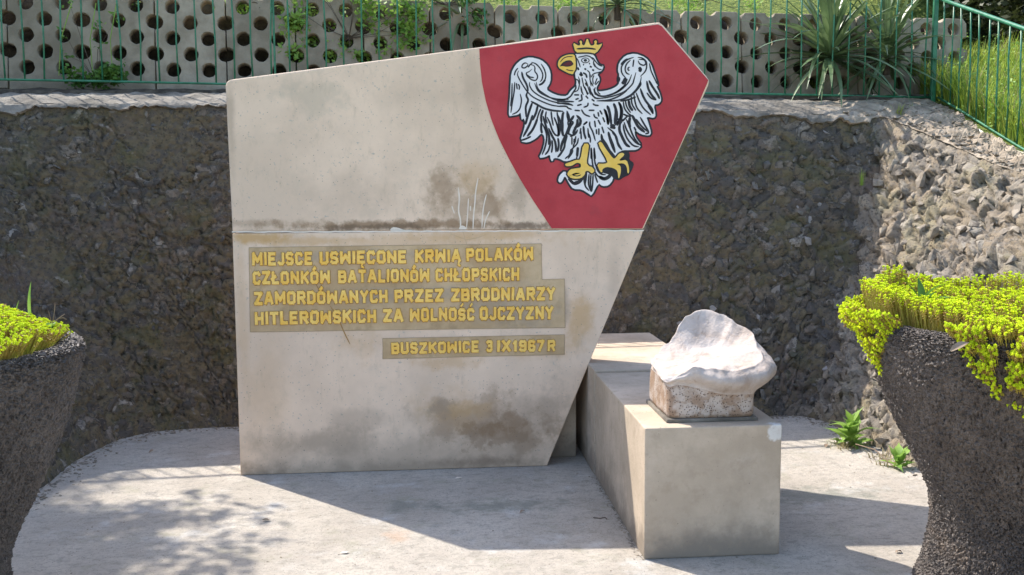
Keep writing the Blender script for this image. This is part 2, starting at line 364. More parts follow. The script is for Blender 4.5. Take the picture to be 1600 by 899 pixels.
# ------------------------------------------------------------------ the retaining wall (battered, rubble concrete) : stations round the niche
TR0 = at(1385, 182, 1, 7.42); TR1 = atz(1600, 272, 6.25)
KC = atz(1457, 157, 8.1); KE = atz(1600, 236, 6.63)
def d2(a, b, t): return tuple(a[i]+(b[i]-a[i])*t for i in range(3))
ST = [  # base, top edge, back of coping
 ((-3.9, .6, 0), (-4.0, .6, .12), (-4.2, .6, .12)),
 ((-3.3, 2.4, 0), (-4.0, 2.4, 1.2), (-4.4, 2.4, 1.25)),
 ((-2.6, 4.1, 0), (-3.7, 4.1, 1.95), (-4.1, 4.1, 2.05)),
 ((-2.06, 5.2, 0), (-3.25, 5.4, 2.1), (-3.75, 5.4, 2.17)),
 ((-2.02, 6.0, 0), (-3.2, 6.4, 2.12), (-3.75, 6.6, 2.19)),
 ((-1.92, 6.45, 0), (-3.1, 6.85, 2.12), (-3.7, 7.2, 2.2)),
 ((-1.70, 6.66, 0), (-2.9, 7.04, 2.12), (-3.4, 7.42, 2.21)),
 ((-1.25, 6.72, 0), (-2.3, 7.09, 2.125), (-2.6, 7.48, 2.22)),
 ((-.3, 6.70, 0), (-.9, 7.15, 2.13), (-1., 7.62, 2.23)),
 ((.9, 6.66, 0), (.8, 7.25, 2.12), (.8, 7.78, 2.225)),
 ((1.9, 6.62, 0), (2.0, 7.36, 2.11), (2.1, 7.93, 2.22)),
 ((2.45, 6.60, 0), tuple(TR0-np.array([.25, .0, 0])), tuple(KC-np.array([.7, .06, 0.0]))),
 ((2.60, 6.45, 0), tuple(TR0), tuple(KC)),
 ((2.66, 5.9, 0), d2(TR0, TR1, .45), d2(KC, KE, .45)),
 ((2.72, 5.15, 0), tuple(TR1), tuple(KE)),
 ((3.05, 4.1, 0), (3.75, 4.6, 1.35), (4.1, 4.6, 1.45)),
 ((3.3, 2.8, 0), (4.0, 3.0, .8), (4.4, 3.0, .85)),
 ((3.9, .6, 0), (4.0, .6, .12), (4.3, .6, .12)),
]
ST = np.array(ST, float)
def catmull(P, n):
    """resample stations with n sub-steps between each; gentle Catmull-Rom"""
    out = []; L = len(P)
    for i in range(L-1):
        p0, p1, p2, p3 = P[max(i-1, 0)], P[i], P[i+1], P[min(i+2, L-1)]
        for k in range(n[i]):
            t = k/n[i]; m1 = (p2-p0)*.35; m2 = (p3-p1)*.35
            out.append((2*t**3-3*t*t+1)*p1+(t**3-2*t*t+t)*m1+(-2*t**3+3*t*t)*p2+(t**3-t*t)*m2)
    out.append(P[-1]); return np.array(out)
lens = np.linalg.norm((ST[1:, 0]+ST[1:, 1]-ST[:-1, 0]-ST[:-1, 1])/2, axis=1)
nn = [max(3, int(l/(.0135 if 2 <= i <= 13 else .05))) for i, l in enumerate(lens)]
RS = catmull(ST, nn)                                    # fine stations
NR = 150; tt = np.linspace(0, 1, NR+1)
Bs, Ts, Ks = RS[:, 0], RS[:, 1], RS[:, 2]
P = Bs[:, None, :]*(1-tt)[None, :, None]+Ts[:, None, :]*tt[None, :, None]
du = np.gradient(P, axis=0); dv = np.gradient(P, axis=1)
NRM = np.cross(du, dv); NRM /= np.linalg.norm(NRM, axis=2, keepdims=True)    # faces the niche
arc = np.concatenate([[0], np.cumsum(np.linalg.norm(np.diff(P[:, NR//2], axis=0), axis=1))])
Uc = np.repeat(arc[:, None], NR+1, 1); Vc = np.linalg.norm(P-P[:, :1], axis=2)
cornerU = arc[sum(nn[:12])]; wallU0 = arc[sum(nn[:8])]
# warp a little so cells are uneven
wu = Uc+.02*np.sin(Vc*31+Uc*7)+.015*np.sin(Uc*53); wv = Vc+.018*np.sin(Uc*37+Vc*11)
rightness = np.clip((Uc-(cornerU-1.9))/.9, 0, 1)
def stonefield(cell, seed, depth, gapw, tk=1.1):
    F1, F2, ID, DX, DY = worley(wu, wv, cell, seed)
    a = hsh(ID*91, ID*13, 3)*6.283; tilt = (.35+.65*hsh(ID*17, ID*71, 8))
    h = (hsh(ID*5, ID*9, 4)-.35)*depth + (DX*np.cos(a)+DY*np.sin(a))*tilt*depth*tk
    g = np.clip(1-(F2-F1)/gapw, 0, 1)
    return h-g*depth*.9, g, ID
hA, gA, iA = stonefield(.052, 1, .014, .22, .7)
hB, gB, iB = stonefield(.082, 20, .026, .20, 1.0); hW, gW, iW = stonefield(.10, 60, .050, .16, 1.25)
hC, gC, iC = stonefield(.028, 40, .007, .2)
nzv = np.array([mnoise.noise(Vector((u*2.2, v*2.2, 5))) for u, v in zip(Uc[::4, ::4].ravel(), Vc[::4, ::4].ravel())]).reshape(Uc[::4, ::4].shape)
big = np.repeat(np.repeat(nzv, 4, 0), 4, 1)[:Uc.shape[0], :Uc.shape[1]]
for _ in range(3):
    big[1:-1, 1:-1] = (big[:-2, 1:-1]+big[2:, 1:-1]+big[1:-1, :-2]+big[1:-1, 2:]+big[1:-1, 1:-1])/5
mixB = np.clip(rightness+(big > .22)*.35, 0, 1)
smoothpatch = np.clip((big+.16)*-6, 0, 1)*(1-rightness)          # areas where the mortar skin is still on
wing = np.clip((Uc-cornerU+.15)/.2, 0, 1); hB = hB*(1-wing)+hW*wing; gB = gB*(1-wing)+gW*wing; iB = np.where(wing > .5, iW, iB)
nz2 = big[::-1, ::-1]; cover = np.clip(smoothpatch*.6+(hsh(np.floor(iB*97), 3, 1) > .72)*.9*mixB+(hsh(np.floor(iA*97), 3, 2) > .55)*.9*(1-mixB), 0, 1)
H = (hA*1.7*(1-.5*smoothpatch)+hC*1.1)*(1-mixB)+(hB*(1-.55*cover)+hC*.4)*mixB + big*.03
GAP = gA*(1-mixB)+gB*mixB; GAP = GAP*(1-.6*smoothpatch); STN = np.where(mixB > .5, iB, iA)
# the settlement crack at the left of the stele
crk = np.abs(Uc-(arc[sum(nn[:7])]+.14+.05*np.sin(Vc*7)+.025*np.sin(Vc*23)))
cm = (crk < .008) & (Vc > 1.1) & (np.sin(Vc*9) > -.6); H = np.where(cm, H-.022, H)
edgefade = np.clip(np.minimum(tt, 1-tt)*18, .3, 1)[None, :]
Q = P+NRM*(H*edgefade)[..., None]
Q[:, 0, 2] = -.02
nu = Q.shape[0]
ids = np.arange(nu*(NR+1)).reshape(nu, NR+1)
Fq = np.stack([ids[:-1, :-1], ids[1:, :-1], ids[1:, 1:], ids[:-1, 1:]], -1).reshape(-1, 4)
wall = empty('retaining_wall', (0.5, 6.7, 0), 'dark battered rubble concrete retaining wall curving round behind the inscribed memorial slab', 'wall')
V = Q.reshape(-1, 3)-np.array(wall.location)
me = bpy.data.meshes.new('wall_face'); me.vertices.add(len(V)); me.vertices.foreach_set('co', V.ravel())
me.loops.add(len(Fq)*4); me.loops.foreach_set('vertex_index', Fq.ravel().astype(np.int32))
me.polygons.add(len(Fq)); me.polygons.foreach_set('loop_start', np.arange(0, len(Fq)*4, 4, dtype=np.int32))
for nm, arr in (('stone', STN), ('gap', GAP), ('patch', cover)):
    a_ = me.attributes.new(nm, 'FLOAT', 'POINT'); a_.data.foreach_set('value', arr.ravel().astype(np.float32))
me.update(calc_edges=True); me.validate()
wf = link('wall_face', me, wall, [M['wall_shade'], M['wall_sun']])
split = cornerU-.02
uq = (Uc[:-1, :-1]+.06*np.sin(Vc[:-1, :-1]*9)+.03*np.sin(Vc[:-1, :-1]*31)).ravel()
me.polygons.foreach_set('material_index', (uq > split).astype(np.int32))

# coping: cement cap with a broken front edge, sloping up to the fence
def coping():
    V, Fc = [], []; rows = [(-.11, .012), (-.10, .03), (-.06, .024), (-.02, .014), (.02, .004)]+[(q, 0) for q in np.linspace(.12, 1.02, 14)]
    n = 0; idx = range(0, len(RS), 1)
    for i in idx:
        dn = (Ts[i]-Bs[i]); dn /= np.linalg.norm(dn); nr = NRM[i, NR]
        u = arc[i]; w = u > cornerU-.12
        rag = .18+.75*abs(fbm(u*3, 3.3, 1, 1, 5))+.3*abs(fbm(u*17, 9, 2))
        thin = .35 if w else 1
        for j, (d, off) in enumerate(rows):
            if j < 4: p = Ts[i]+dn*d*rag*thin+nr*((off+.012*fbm(u*9, j*3, 7, 1, 4))*thin)
            else:
                p = Ts[i]+(Ks[i]-Ts[i])*d; p = p+np.array([0, 0, (.055 if w else .02)*fbm(p[0]*7, p[1]*7, 3, 1, 6)+(.02*math.sin(math.pi*min(d, 1)) if not w else 0)])
            V.append(p)
        n += 1
    m = len(rows)
    for i in range(n-1):
        for j in range(m-1): Fc.append((i*m+j, (i+1)*m+j, (i+1)*m+j+1, i*m+j+1))
    return V, Fc
cV, cF = coping(); nst = len(cV)//19
meshobj('coping', cV, cF, [M['cement'], M['bank']], wall, False, [1 if arc[min(k//18, len(arc)-1)] > cornerU-.35+.12*math.sin((k % 18)*1.9) else 0 for k in range(len(cF))])

# broken stones bedded in the wall : the 300 that show largest are parts, the rest one part
def chunk(seed, flat=.6):
    r = random.Random(seed); bm = bmesh.new()
    for _ in range(11):
        v = Vector((r.gauss(0, 1), r.gauss(0, 1), r.gauss(0, 1))).normalized()
        k = r.uniform(.8, 1); bm.verts.new((v.x*k, v.y*k*r.uniform(.6, 1), v.z*k*flat))
    bmesh.ops.convex_hull(bm, input=bm.verts)
    for v in list(bm.verts):
        if not v.link_faces: bm.verts.remove(v)
    bmesh.ops.triangulate(bm, faces=bm.faces)
    return bm
CH = []
for k in range(14):
    bm = chunk(100+k); CH.append((np.array([v.co[:] for v in bm.verts]), [[v.index for v in f.verts] for f in bm.faces])); 
    bm.verts.index_update(); bm.free()
def fixidx():
    out = []
    for k in range(14):
        bm = chunk(100+k); bm.verts.index_update(); bm.verts.ensure_lookup_table()
        out.append((np.array([v.co[:] for v in bm.verts]), [tuple(v.index for v in f.verts) for f in bm.faces])); bm.free()
    return out
CH = fixidx()
def stone_meshes(mat, nm):
    ms = []
    for v, f in CH:
        me = bpy.data.meshes.new(nm); me.from_pydata(v.tolist(), [], f); me.materials.append(mat); ms.append(me)
    return ms
SMp = stone_meshes(M['stone_p'], 'stone_sun'); SMd = stone_meshes(M['stone_d'], 'stone_shade')
iu_at = lambda u: int(np.searchsorted(arc, u))
r = random.Random(3); placed = []
wl = np.array(wall.location); tries = 0
while len(placed) < 300 and tries < 9000:
    tries += 1
    if len(placed) < 175: u = r.uniform(cornerU-.02, cornerU+1.75)
    else: u = cornerU-1.55*(1-math.sqrt(r.random()))-.02
    v = r.uniform(.03, .975); i = min(iu_at(u), nu-2); j = int(v*NR)
    s = r.uniform(.026, .058)*(1.15 if u > cornerU else .9)
    p = Q[i, j]
    if any((p[0]-q[0])**2+(p[1]-q[1])**2+(p[2]-q[2])**2 < (.75*(s+q[3]))**2 for q in placed): continue
    placed.append((*p, s))
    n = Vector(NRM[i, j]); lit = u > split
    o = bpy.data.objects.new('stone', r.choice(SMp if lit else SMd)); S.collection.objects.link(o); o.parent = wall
    o.location = Vector(p-wl)-n*s*.08
    q = n.to_track_quat('Z', 'Y').to_matrix().to_4x4() @ Matrix.Rotation(r.uniform(0, 6.28), 4, 'Z') @ Matrix.Rotation(r.gauss(0, .35), 4, 'X')
    o.rotation_euler = q.to_euler(); a = r.uniform(.7, 1.25)
    o.scale = (s*1.1*a, s/a, s*r.uniform(.7, 1.2))
def rubble(name, n, smin, smax, u0, u1, mat, sink=.1):
    V, Fc = [], []; r = random.Random(11)
    for _ in range(n):
        u = r.uniform(u0, u1); i = min(iu_at(u), nu-2); j = int(r.random()*NR*.985)
        p = Vector(Q[i, j]); n_ = Vector(NRM[i, j]); s = smin+(smax-smin)*r.random()**2
        mt = Matrix.Translation(p-n_*s*sink) @ n_.to_track_quat('Z', 'Y').to_matrix().to_4x4() @ Matrix.Rotation(r.uniform(0, 6.28), 4, 'Z') @ Matrix.Rotation(r.gauss(0, .4), 4, 'X') @ Matrix.Diagonal((s*1.2, s*.8, s*.8, 1))
        cv, cf = r.choice(CH); b = len(V)
        V += [tuple(mt @ Vector(c)) for c in cv]; Fc += [tuple(b+q for q in f) for f in cf]
    o = meshobj(name, V, Fc, mat, wall); o['kind'] = 'stuff'; return o
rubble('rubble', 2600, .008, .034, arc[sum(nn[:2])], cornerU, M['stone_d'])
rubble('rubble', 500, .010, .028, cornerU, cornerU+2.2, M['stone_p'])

r = random.Random(8); V, Fc = [], []
for _ in range(900):                                             # loose fragments on the sloping bank
    u = cornerU-.3+r.random()*2.3; i = min(iu_at(u), nu-2); t = r.random()**1.3
    p = Vector(Ts[i]+(Ks[i]-Ts[i])*t); s = .006+.026*r.random()**3*(1.3-t)
    mt = Matrix.Translation(p+Vector((0, 0, s*.2))) @ Matrix.Rotation(r.uniform(0, 6.28), 4, 'Z') @ Matrix.Rotation(r.gauss(0, .5), 4, 'X') @ Matrix.Diagonal((s*1.3, s*.9, s*.7, 1))
    cv, cf = r.choice(CH); b = len(V); V += [tuple(mt @ Vector(c)) for c in cv]; Fc += [tuple(b+q for q in f) for f in cf]
o = meshobj('bank_rubble', V, Fc, M['stone_p'], wall); o['kind'] = 'stuff'
# ------------------------------------------------------------------ hillside behind (one sheet out to the horizon)
def hillside():
    prof_back = [(0, -.02), (.62, -.03), (.66, .52), (.8, .56), (1.5, .75), (3, 1.3), (7, 2.4), (16, 4.6), (40, 9), (110, 16)]
    prof_side = [(0, -.01), (.25, .03), (.6, .12), (1.0, .26), (1.7, .5), (3, .95), (7, 2.2), (16, 4.6), (40, 9), (110, 16)]
    V, Fc = [], []; st = catmull(ST, [8]*(len(ST)-1)); K = st[:, 2]
    m = len(prof_back); n = len(K)
    d = np.gradient(K[:, :2], axis=0)
    nrm = np.stack([-d[:, 1], d[:, 0]], 1); nrm /= np.linalg.norm(nrm, axis=1, keepdims=True)
    c = np.array([0, 4.0])
    for i in range(n):
        s = i/8.0
        wb = np.clip(min(s-5.2, 11.6-s), 0, 1)           # 1 along the panels
        far = K[i, :2]-c; far /= np.linalg.norm(far)
        endf = min(1, max(0, s-.0)/1.5, max(0, 17-s)/1.5)
        for j in range(m):
            dd = prof_back[j][0]*wb+prof_side[j][0]*(1-wb); hh = prof_back[j][1]*wb+prof_side[j][1]*(1-wb)
            w = min(1, dd/2.5); dr = nrm[i]*(1-w)+far*w; dr /= np.linalg.norm(dr)
            p = K[i, :2]+dr*dd
            z = K[i, 2]+hh*(endf if j else 1)+(.03*fbm(p[0]*1.5, p[1]*1.5, 0, 1) if j > 3 else 0)
            V.append((p[0], p[1], z))
    for i in range(n-1):
        for j in range(m-1): Fc.append((i*m+j, (i+1)*m+j, (i+1)*m+j+1, i*m+j+1))
    return V, Fc
hs = meshobj('hillside', *hillside(), M['hill']); hs['kind'] = 'structure'
from mathutils.bvhtree import BVHTree
_v = [v.co.copy() for v in hs.data.vertices]; _f = [tuple(p.vertices) for p in hs.data.polygons]
BV = BVHTree.FromPolygons(_v, _f)
def hz(x, y, default=2.2):
    h = BV.ray_cast(Vector((x, y, 60)), Vector((0, 0, -1))); return h[0].z if h[0] else default
# soil strip under the fence
def soil():
    V, Fc = [], []; idx = [i for i in range(len(RS)) if sum(nn[:5]) <= i <= sum(nn[:12])][::4]
    for i in idx:
        k = Ks[i]; t = (Ks[i]-Ts[i]); t /= np.linalg.norm(t); 
        for a, h in ((-.03, 0.0), (.0, .035), (.12, .05), (.42, .05)):
            p = k+np.array([t[0]*a, t[1]*a, t[2]*a*.2+h*(1+fbm(k[0]*6, a*9, 2))*.7]); V.append(p)
    for i in range(len(idx)-1):
        for j in range(3): Fc.append((i*4+j, i*4+4+j, i*4+5+j, i*4+1+j))
    return V, Fc
o = meshobj('soil', *soil(), M['soil']); tag(o, kind='structure')

# ------------------------------------------------------------------ perforated concrete panels behind the fence
PA = np.array(at(-60, 122, 1, 7.72)); PB = np.array(at(1508, 150, 1, 8.42))
PITCH_X = .25; ROW = .116
pw = empty('perforated_panel_wall', tuple((PA+PB)/2*np.array([1, 1, 0])+np.array([0, 0, 2.22])), 'low wall of grey concrete panels full of round holes behind the green fence', 'wall')
def panel_mesh(name, seed, rside=False):
    r = random.Random(seed); RAD = .056; w = .5; z0, nrow = -.1, 5
    cu = bpy.data.curves.new('tmp', 'CURVE'); cu.dimensions = '2D'; cu.fill_mode = 'BOTH'; cu.extrude = .05; cu.bevel_depth = .004; cu.bevel_resolution = 0
    def add(pts):
        sp = cu.splines.new('POLY'); sp.points.add(len(pts)-1); sp.use_cyclic_u = True
        for q, p in zip(sp.points, pts): q.co = (p[0], p[1], 0, 1)
    jig = lambda: r.uniform(-.002, .002)
    # outline with half holes on both sides (odd rows) and notches along the top
    top = nrow*ROW+.03; g = .007; out = []
    def arc_(cx, cy, a0, a1, rad=RAD, n=10):
        return [(cx+rad*math.cos(a0+(a1-a0)*k/n), cy+rad*math.sin(a0+(a1-a0)*k/n)) for k in range(n+1)]
    out.append((g, z0)); out.append((w-g, z0))
    for k in range(nrow):
        if k % 2 == 1: out += arc_(w-g, k*ROW+ROW*.5, -math.pi/2, -math.pi*1.5)
    out.append((w-g, top-.035)); out.append((w-.035, top))
    out += arc_(w/2, top+.012, -.25, -math.pi+.25, .045, 8)
    out.append((.035, top)); out.append((g, top-.035))
    for k in reversed(range(nrow)):
        if k % 2 == 1: out += arc_(g, k*ROW+ROW*.5, math.pi/2, -math.pi/2)
    add(out)
    for k in range(nrow):
        xs = (.125, .375) if k % 2 == 0 else (.25,)
        for x in xs:
            add([(x+jig()+RAD*math.cos(a*math.pi/10), k*ROW+ROW*.5+jig()+RAD*math.sin(a*math.pi/10)) for a in range(20)][::-1])
    ob = bpy.data.objects.new('tmp', cu); S.collection.objects.link(ob)
    dg = bpy.context.evaluated_depsgraph_get(); dg.update()
    me = bpy.data.meshes.new_from_object(ob.evaluated_get(dg)); me.name = name
    bpy.data.objects.remove(ob); me.materials.clear(); me.materials.append(M['panel']); return me
PM = []
for k in range(24):
    m_ = panel_mesh('panel', k)
    if .17 < sum(p.area for p in m_.polygons if abs(p.normal.z) > .9)/2 < .32 and len(PM) < 4: PM.append(m_)
    else: bpy.data.meshes.remove(m_)
print('panels', len(PM))
dirv = PB-PA; L = float(np.hypot(dirv[0], dirv[1])); npan = int(L/.5)+1; ang = math.atan2(dirv[1], dirv[0])
for k in range(npan):
    e = L-(k+1)*.503; p = PA+dirv*(e/L)
    o = bpy.data.objects.new('panel', PM[k % 4]); S.collection.objects.link(o); o.parent = pw
    o.location = Vector((p[0], p[1], p[2]+.02+random.uniform(-.006, .006)))-pw.location
    o.rotation_euler = (math.radians(90-6+random.uniform(-.6, .6)), 0, ang)
# dark earth seen through the holes
ep = []
for s_, z_ in ((0, -.3), (1, -.3), (1, .60), (0, .60)):
    q = PA+dirv*s_; back = .11+.1*((z_+.3)/.9); ep.append((q[0]-dirv[1]/L*back, q[1]+dirv[0]/L*back, q[2]+z_))
meshobj('earth_fill', ep, [(0, 1, 2, 3)], M['soil'], pw)

# ------------------------------------------------------------------ green fences
def fence(name, A, B, h, n, label, bows=.004, first=0, topr=.013, flat_every=14):
    A, B = np.array(A), np.array(B); root = empty(name, tuple(A), label, 'fence'); r = random.Random(len(name)*7)
    V, Fc = tube_np([A+(B-A)*t+np.array([0, 0, .003*math.sin(t*9)]) for t in np.linspace(0, 1, 12)], .009, 6); meshobj('bottom_rail', V, Fc, M['fence'], root, True)
    V, Fc = tube_np([A+(B-A)*t+np.array([0, 0, h]) for t in np.linspace(0, 1, 12)], topr, 8); meshobj('top_rail', V, Fc, M['fence'], root, True)
    ms = []
    for k in range(5):
        x1, y1, x2, y2 = (r.gauss(0, bows) for _ in range(4))
        V, Fc = tube_np([(0, 0, 0), (x1, y1, h*.35), (x2, y2, h*.7), (0, 0, h-.004)], .0062, 6)
        me = bpy.data.meshes.new('bar'); me.from_pydata(V, [], Fc); me.materials.append(M['fence']); me.polygons.foreach_set('use_smooth', [True]*len(Fc)); ms.append(me)
    for k in range(n):
        p = A+(B-A)*((k+.5)/n)
        o = bpy.data.objects.new('bar', ms[k % 5]); S.collection.objects.link(o); o.parent = root
        o.location = Vector(p-A); o.rotation_euler = (r.gauss(0, .006), r.gauss(0, .008), r.uniform(0, 6.28))
    return root
FA = np.array(at(6, 125, 1, 7.50)); FC = KC+np.array([0, 0, .02]); FA = FC+(FA-FC)*1.12
fb = fence('metal_fence', FA, FC, .84, 60, 'long green metal bar fence running along the wall top before the perforated panels')
FE = KE+np.array([0, 0, .0]); FE2 = FC+(FE-FC)*1.7
fs = fence('metal_fence', FC+np.array([.03, -.03, -.0]), FE2, .755, 16, 'green painted metal bar fence descending with the slope at the right, grass behind it', topr=.015)
def post(root, p, h, w=.02):
    p = np.array(p); bm = bmesh.new(); bmesh.ops.create_cube(bm, size=1)
    bmesh.ops.scale(bm, verts=bm.verts, vec=(w, w, h+.12)); bmesh.ops.translate(bm, verts=bm.verts, vec=tuple(p+np.array([0, 0, h/2-.06])))
    bmesh.ops.bevel(bm, geom=list(bm.edges), offset=.003, segments=1, affect='EDGES'); bmobj('post', bm, M['fence'], root)
post(fb, FC, .87, .034)
for t in (.345,): post(fb, FA+(FC-FA)*t, .84, .014)
post(fs, FC+(FE2-FC)*.97, .80, .03)

# ------------------------------------------------------------------ the memorial stele
def xz(px, py, y=FY): q = at(px, py, 1, y); return (q[0], q[2])
UY = FY+.012
up_poly = [(352, 134), (354, 128), (360, 124.5), (748, 74), (1023, 35.5), (1031, 35), (1037, 40), (1104, 119), (1108.5, 126), (1107, 134), (1005.5, 358.5), (363, 362.5)]
lo_poly = [(363, 365), (1005, 360.5), (1002, 370), (930, 545), (858.5, 719), (855, 725.5), (851, 727), (376, 745)]
stele = empty('memorial_stele', (.2, FY, 0), 'large pale stone slab with gold Polish inscription and red eagle shield', 'memorial')
up_xz = [xz(*p, UY) for p in up_poly]; lo_xz = [xz(*p) for p in lo_poly]
lo_xz = [(x, max(z, 0.001) if i < 5 else (0.001 if z < .012 else z)) for i, (x, z) in enumerate(lo_xz)]
bmobj('lower_slab', prism_y(lo_xz, FY, FY+.17, .006), M['stele_lo'], stele)
bmobj('upper_slab', prism_y(up_xz, UY, UY+.152, .011, 3), M['stele_up'], stele)
bmobj('rear_support', prism_y([(.5, .001), (.86, .001), (.86, .74), (.5, .74)], FY+.172, FY+.56, .008), M['block'], stele)
# limewash smears and runs on the joint
def chaikin(pts, n=1, closed=True):
    P = [np.array(p, float) for p in pts]
    for _ in range(n):
        Q = []; m = len(P)
        rg = range(m) if closed else range(m-1)
        if not closed: Q.append(P[0])
        for i in rg:
            a, b = P[i], P[(i+1) % m]; Q += [a*.78+b*.22, a*.22+b*.78]
        if not closed: Q.append(P[-1])
        P = Q
    return P
def poly_sheet(name, pts, y, mat, parent, ch=0, th=0):
    """flat painted area, pts in photo pixels of the stele plane"""
    pts = chaikin(pts, ch) if ch else pts
    bm = bmesh.new(); vs = [bm.verts.new((q[0], y, q[1])) for q in (xz(p[0], p[1], UY) for p in pts)]
    f = bm.faces.new(vs); f.normal_update()
    if f.normal.y > 0: f.normal_flip()
    bmesh.ops.triangulate(bm, faces=[f], ngon_method='BEAUTY')
    return bmobj(name, bm, mat, parent)
def ribbon(V, Fc, pts, w, y, closed=False, taper=True, ch=2, pl=UY):
    P = chaikin(pts, ch, closed); m = len(P)
    if m < 2: return
    L = []
    for i in range(m):
        a = P[(i-1) % m] if closed else P[max(i-1, 0)]; b = P[(i+1) % m] if closed else P[min(i+1, m-1)]
        t = b-a; l = np.hypot(*t); t = t/l if l > 1e-9 else np.array([1, 0]); n = np.array([-t[1], t[0]])
        t0 = i/(m-1); k = 1 if (closed or not taper) else min(1, .3+3.2*min(t0, 1-t0))
        L.append((P[i]-n*w/2*k, P[i]+n*w/2*k))
    b0 = len(V)
    for a, b in L:
        for q in (a, b):
            x, z = xz(q[0], q[1], pl); V.append((x, y, z))
    for i in range(m if closed else m-1):
        j = (i+1) % m; Fc.append((b0+2*i, b0+2*j, b0+2*j+1, b0+2*i+1))
YS = UY-.003
shield_px = [(749, 76.5), (750, 100), (753, 128), (759, 158), (768, 188), (780, 218), (795, 248), (812, 279), (832, 312), (862, 357), (1003.5, 357), (1054, 247), (1080, 188), (1105, 130), (1106.5, 125.5), (1034, 41.5), (1028, 38.5)]
sx = [xz(*p, UY) for p in shield_px]
sh = bmobj('painted_shield', prism_y(sx, YS, UY+.002), M['red'], stele)
sh['label'] = 'crimson shield bearing a crowned white eagle'
A = lambda x, y: (790+x/5.993, 50+y/5.993)
B = lambda x, y: (910+x/5.993, 50+y/5.993)
C = lambda x, y: (800+x/6.425, 180+y/6.425)
D = lambda x, y: (900+x/6.42, 180+y/6.42)
Hd = lambda x, y: (850+x/8.99, 50+y/8.99)
Ct = lambda x, y: (870+x/7.49, 130+y/7.49)
def pp(f, s): 
    n = [float(q) for q in s.replace(',', ' ').split()]; return [f(n[i], n[i+1]) for i in range(0, len(n), 2)]
body = (pp(Hd, '415 318 520 302 650 305 705 332 735 405 765 455 800 478 835 480 815 540 745 598 775 645 780 685 755 745 732 785 740 830')
 + pp(B, '170 560 250 545 318 514 345 480 333 450 346 400 330 368 340 290 400 222 490 202 590 240 640 300 668 385 706 498 690 514 718 565 738 640 715 674 664 684 685 780 668 808 612 796')
 + pp(D, '706 30 718 60 752 178 735 208 650 195 586 150 590 218 656 306 610 350 530 352 446 356 400 415 330 480 300 500 340 600 367 590 370 650 325 708 265 714 222 682 155 812')
 + pp(C, '770 790 700 746 612 742 575 690 530 606 500 668 480 680 461 660 476 606 528 558 560 610 640 640 690 590 690 448 610 450 532 468 470 436 420 430 402 470 385 440 380 396 330 424 268 432 305 360 330 262 320 205 292 182 240 236 160 278 82 266 125 130 132 66 112 30')
 + pp(A, '150 832 140 752 120 776 60 786 30 792 32 700 42 600 46 500 52 385 90 312 150 258 230 237 330 262 390 312 421 382 420 470 378 540 430 574 500 600 575 603 612 548 655 512 665 470 650 408'))
V, Fc = [], []; ribbon(V, Fc, body, 6.2, YS-.0012, closed=True, ch=1)
meshobj('eagle_outline', V, Fc, M['black'], sh)
poly_sheet('eagle_body', body, YS-.0022, M['white'], sh, 1)
# black strokes (feathers)
K_ = []
def st(f, w, *ss):
    for s in ss: K_.append((pp(f, s), w))
# left wing
st(A, 1.5, '205 300 180 290 155 310 150 335 175 342 205 322 208 300', '240 285 285 300 325 345 350 400 340 450 320 470', '330 300 362 350 378 410 365 460 330 500',
   '235 310 265 315 275 340 270 370 295 400 300 430 280 460 240 450 200 415 190 385 220 375 245 350', '195 400 225 425 265 430', '115 340 90 370 80 410',
   '120 365 108 400 125 440 160 500 200 560 250 610 330 650 430 690 520 700 570 695', '225 470 220 500 250 555 320 605 420 650 520 672 630 690',
   '285 470 300 540 370 590 460 640 560 650 640 655', '270 480 300 560 390 610 480 632 590 635', '250 295 225 310 210 335')
st(A, 2.3, '150 375 160 430 200 500 210 560', '310 500 345 485 372 445', '205 560 190 600 215 640 185 700 190 760 190 800', '235 650 290 680 360 720 450 740 540 745')
st(A, 1.6, '85 470 80 560 62 660 48 760', '115 490 130 510 125 545', '135 580 150 640 135 720 105 755 60 775', '100 480 108 540', '60 480 58 600 45 700')
st(A, 2.6, '250 660 225 730 200 810 185 870', '300 690 285 760 250 830', '350 730 330 790 335 850')
st(A, 1.8, '330 720 310 760 290 830', '380 745 370 800 390 860', '425 745 430 800 445 880', '480 750 490 820 500 880', '545 750 530 800 525 880', '570 740 600 800 580 850 590 890', '640 790 600 840 620 880', '660 780 700 820 700 860 660 890')
st(C, 2.6, '205 0 190 60 160 130 110 220', '255 30 235 90 200 160 150 215', '295 70 290 140 300 185', '310 10 330 80 350 150 375 220 365 300', '365 130 400 210 430 260 440 320 440 375')
st(C, 2.0, '350 20 380 80 400 150 430 200 460 210', '420 20 450 90 465 160 460 220', '460 0 490 80 480 150 475 200', '505 30 510 110 505 200 530 210', '90 255 140 240 190 215', '300 80 340 160 350 230 330 330 300 400',
   '375 220 385 290 365 360 330 400', '400 250 405 320 395 380')
st(C, 2.4, '555 205 530 270 525 330 480 400 455 425', '560 0 560 60 620 70 580 120 560 190 600 200', '660 10 690 60 670 110 620 130', '655 160 620 200 580 215', '715 110 720 180 740 240', '460 230 470 300 455 370')
st(C, 1.7, '600 220 600 260 600 300', '640 210 630 270 610 320', '665 230 655 290 600 340 590 380', '600 330 610 370 560 440', '650 340 655 400 645 440', '590 340 580 400 530 440', '690 130 680 190', '755 70 715 100', '760 130 765 200 770 230')
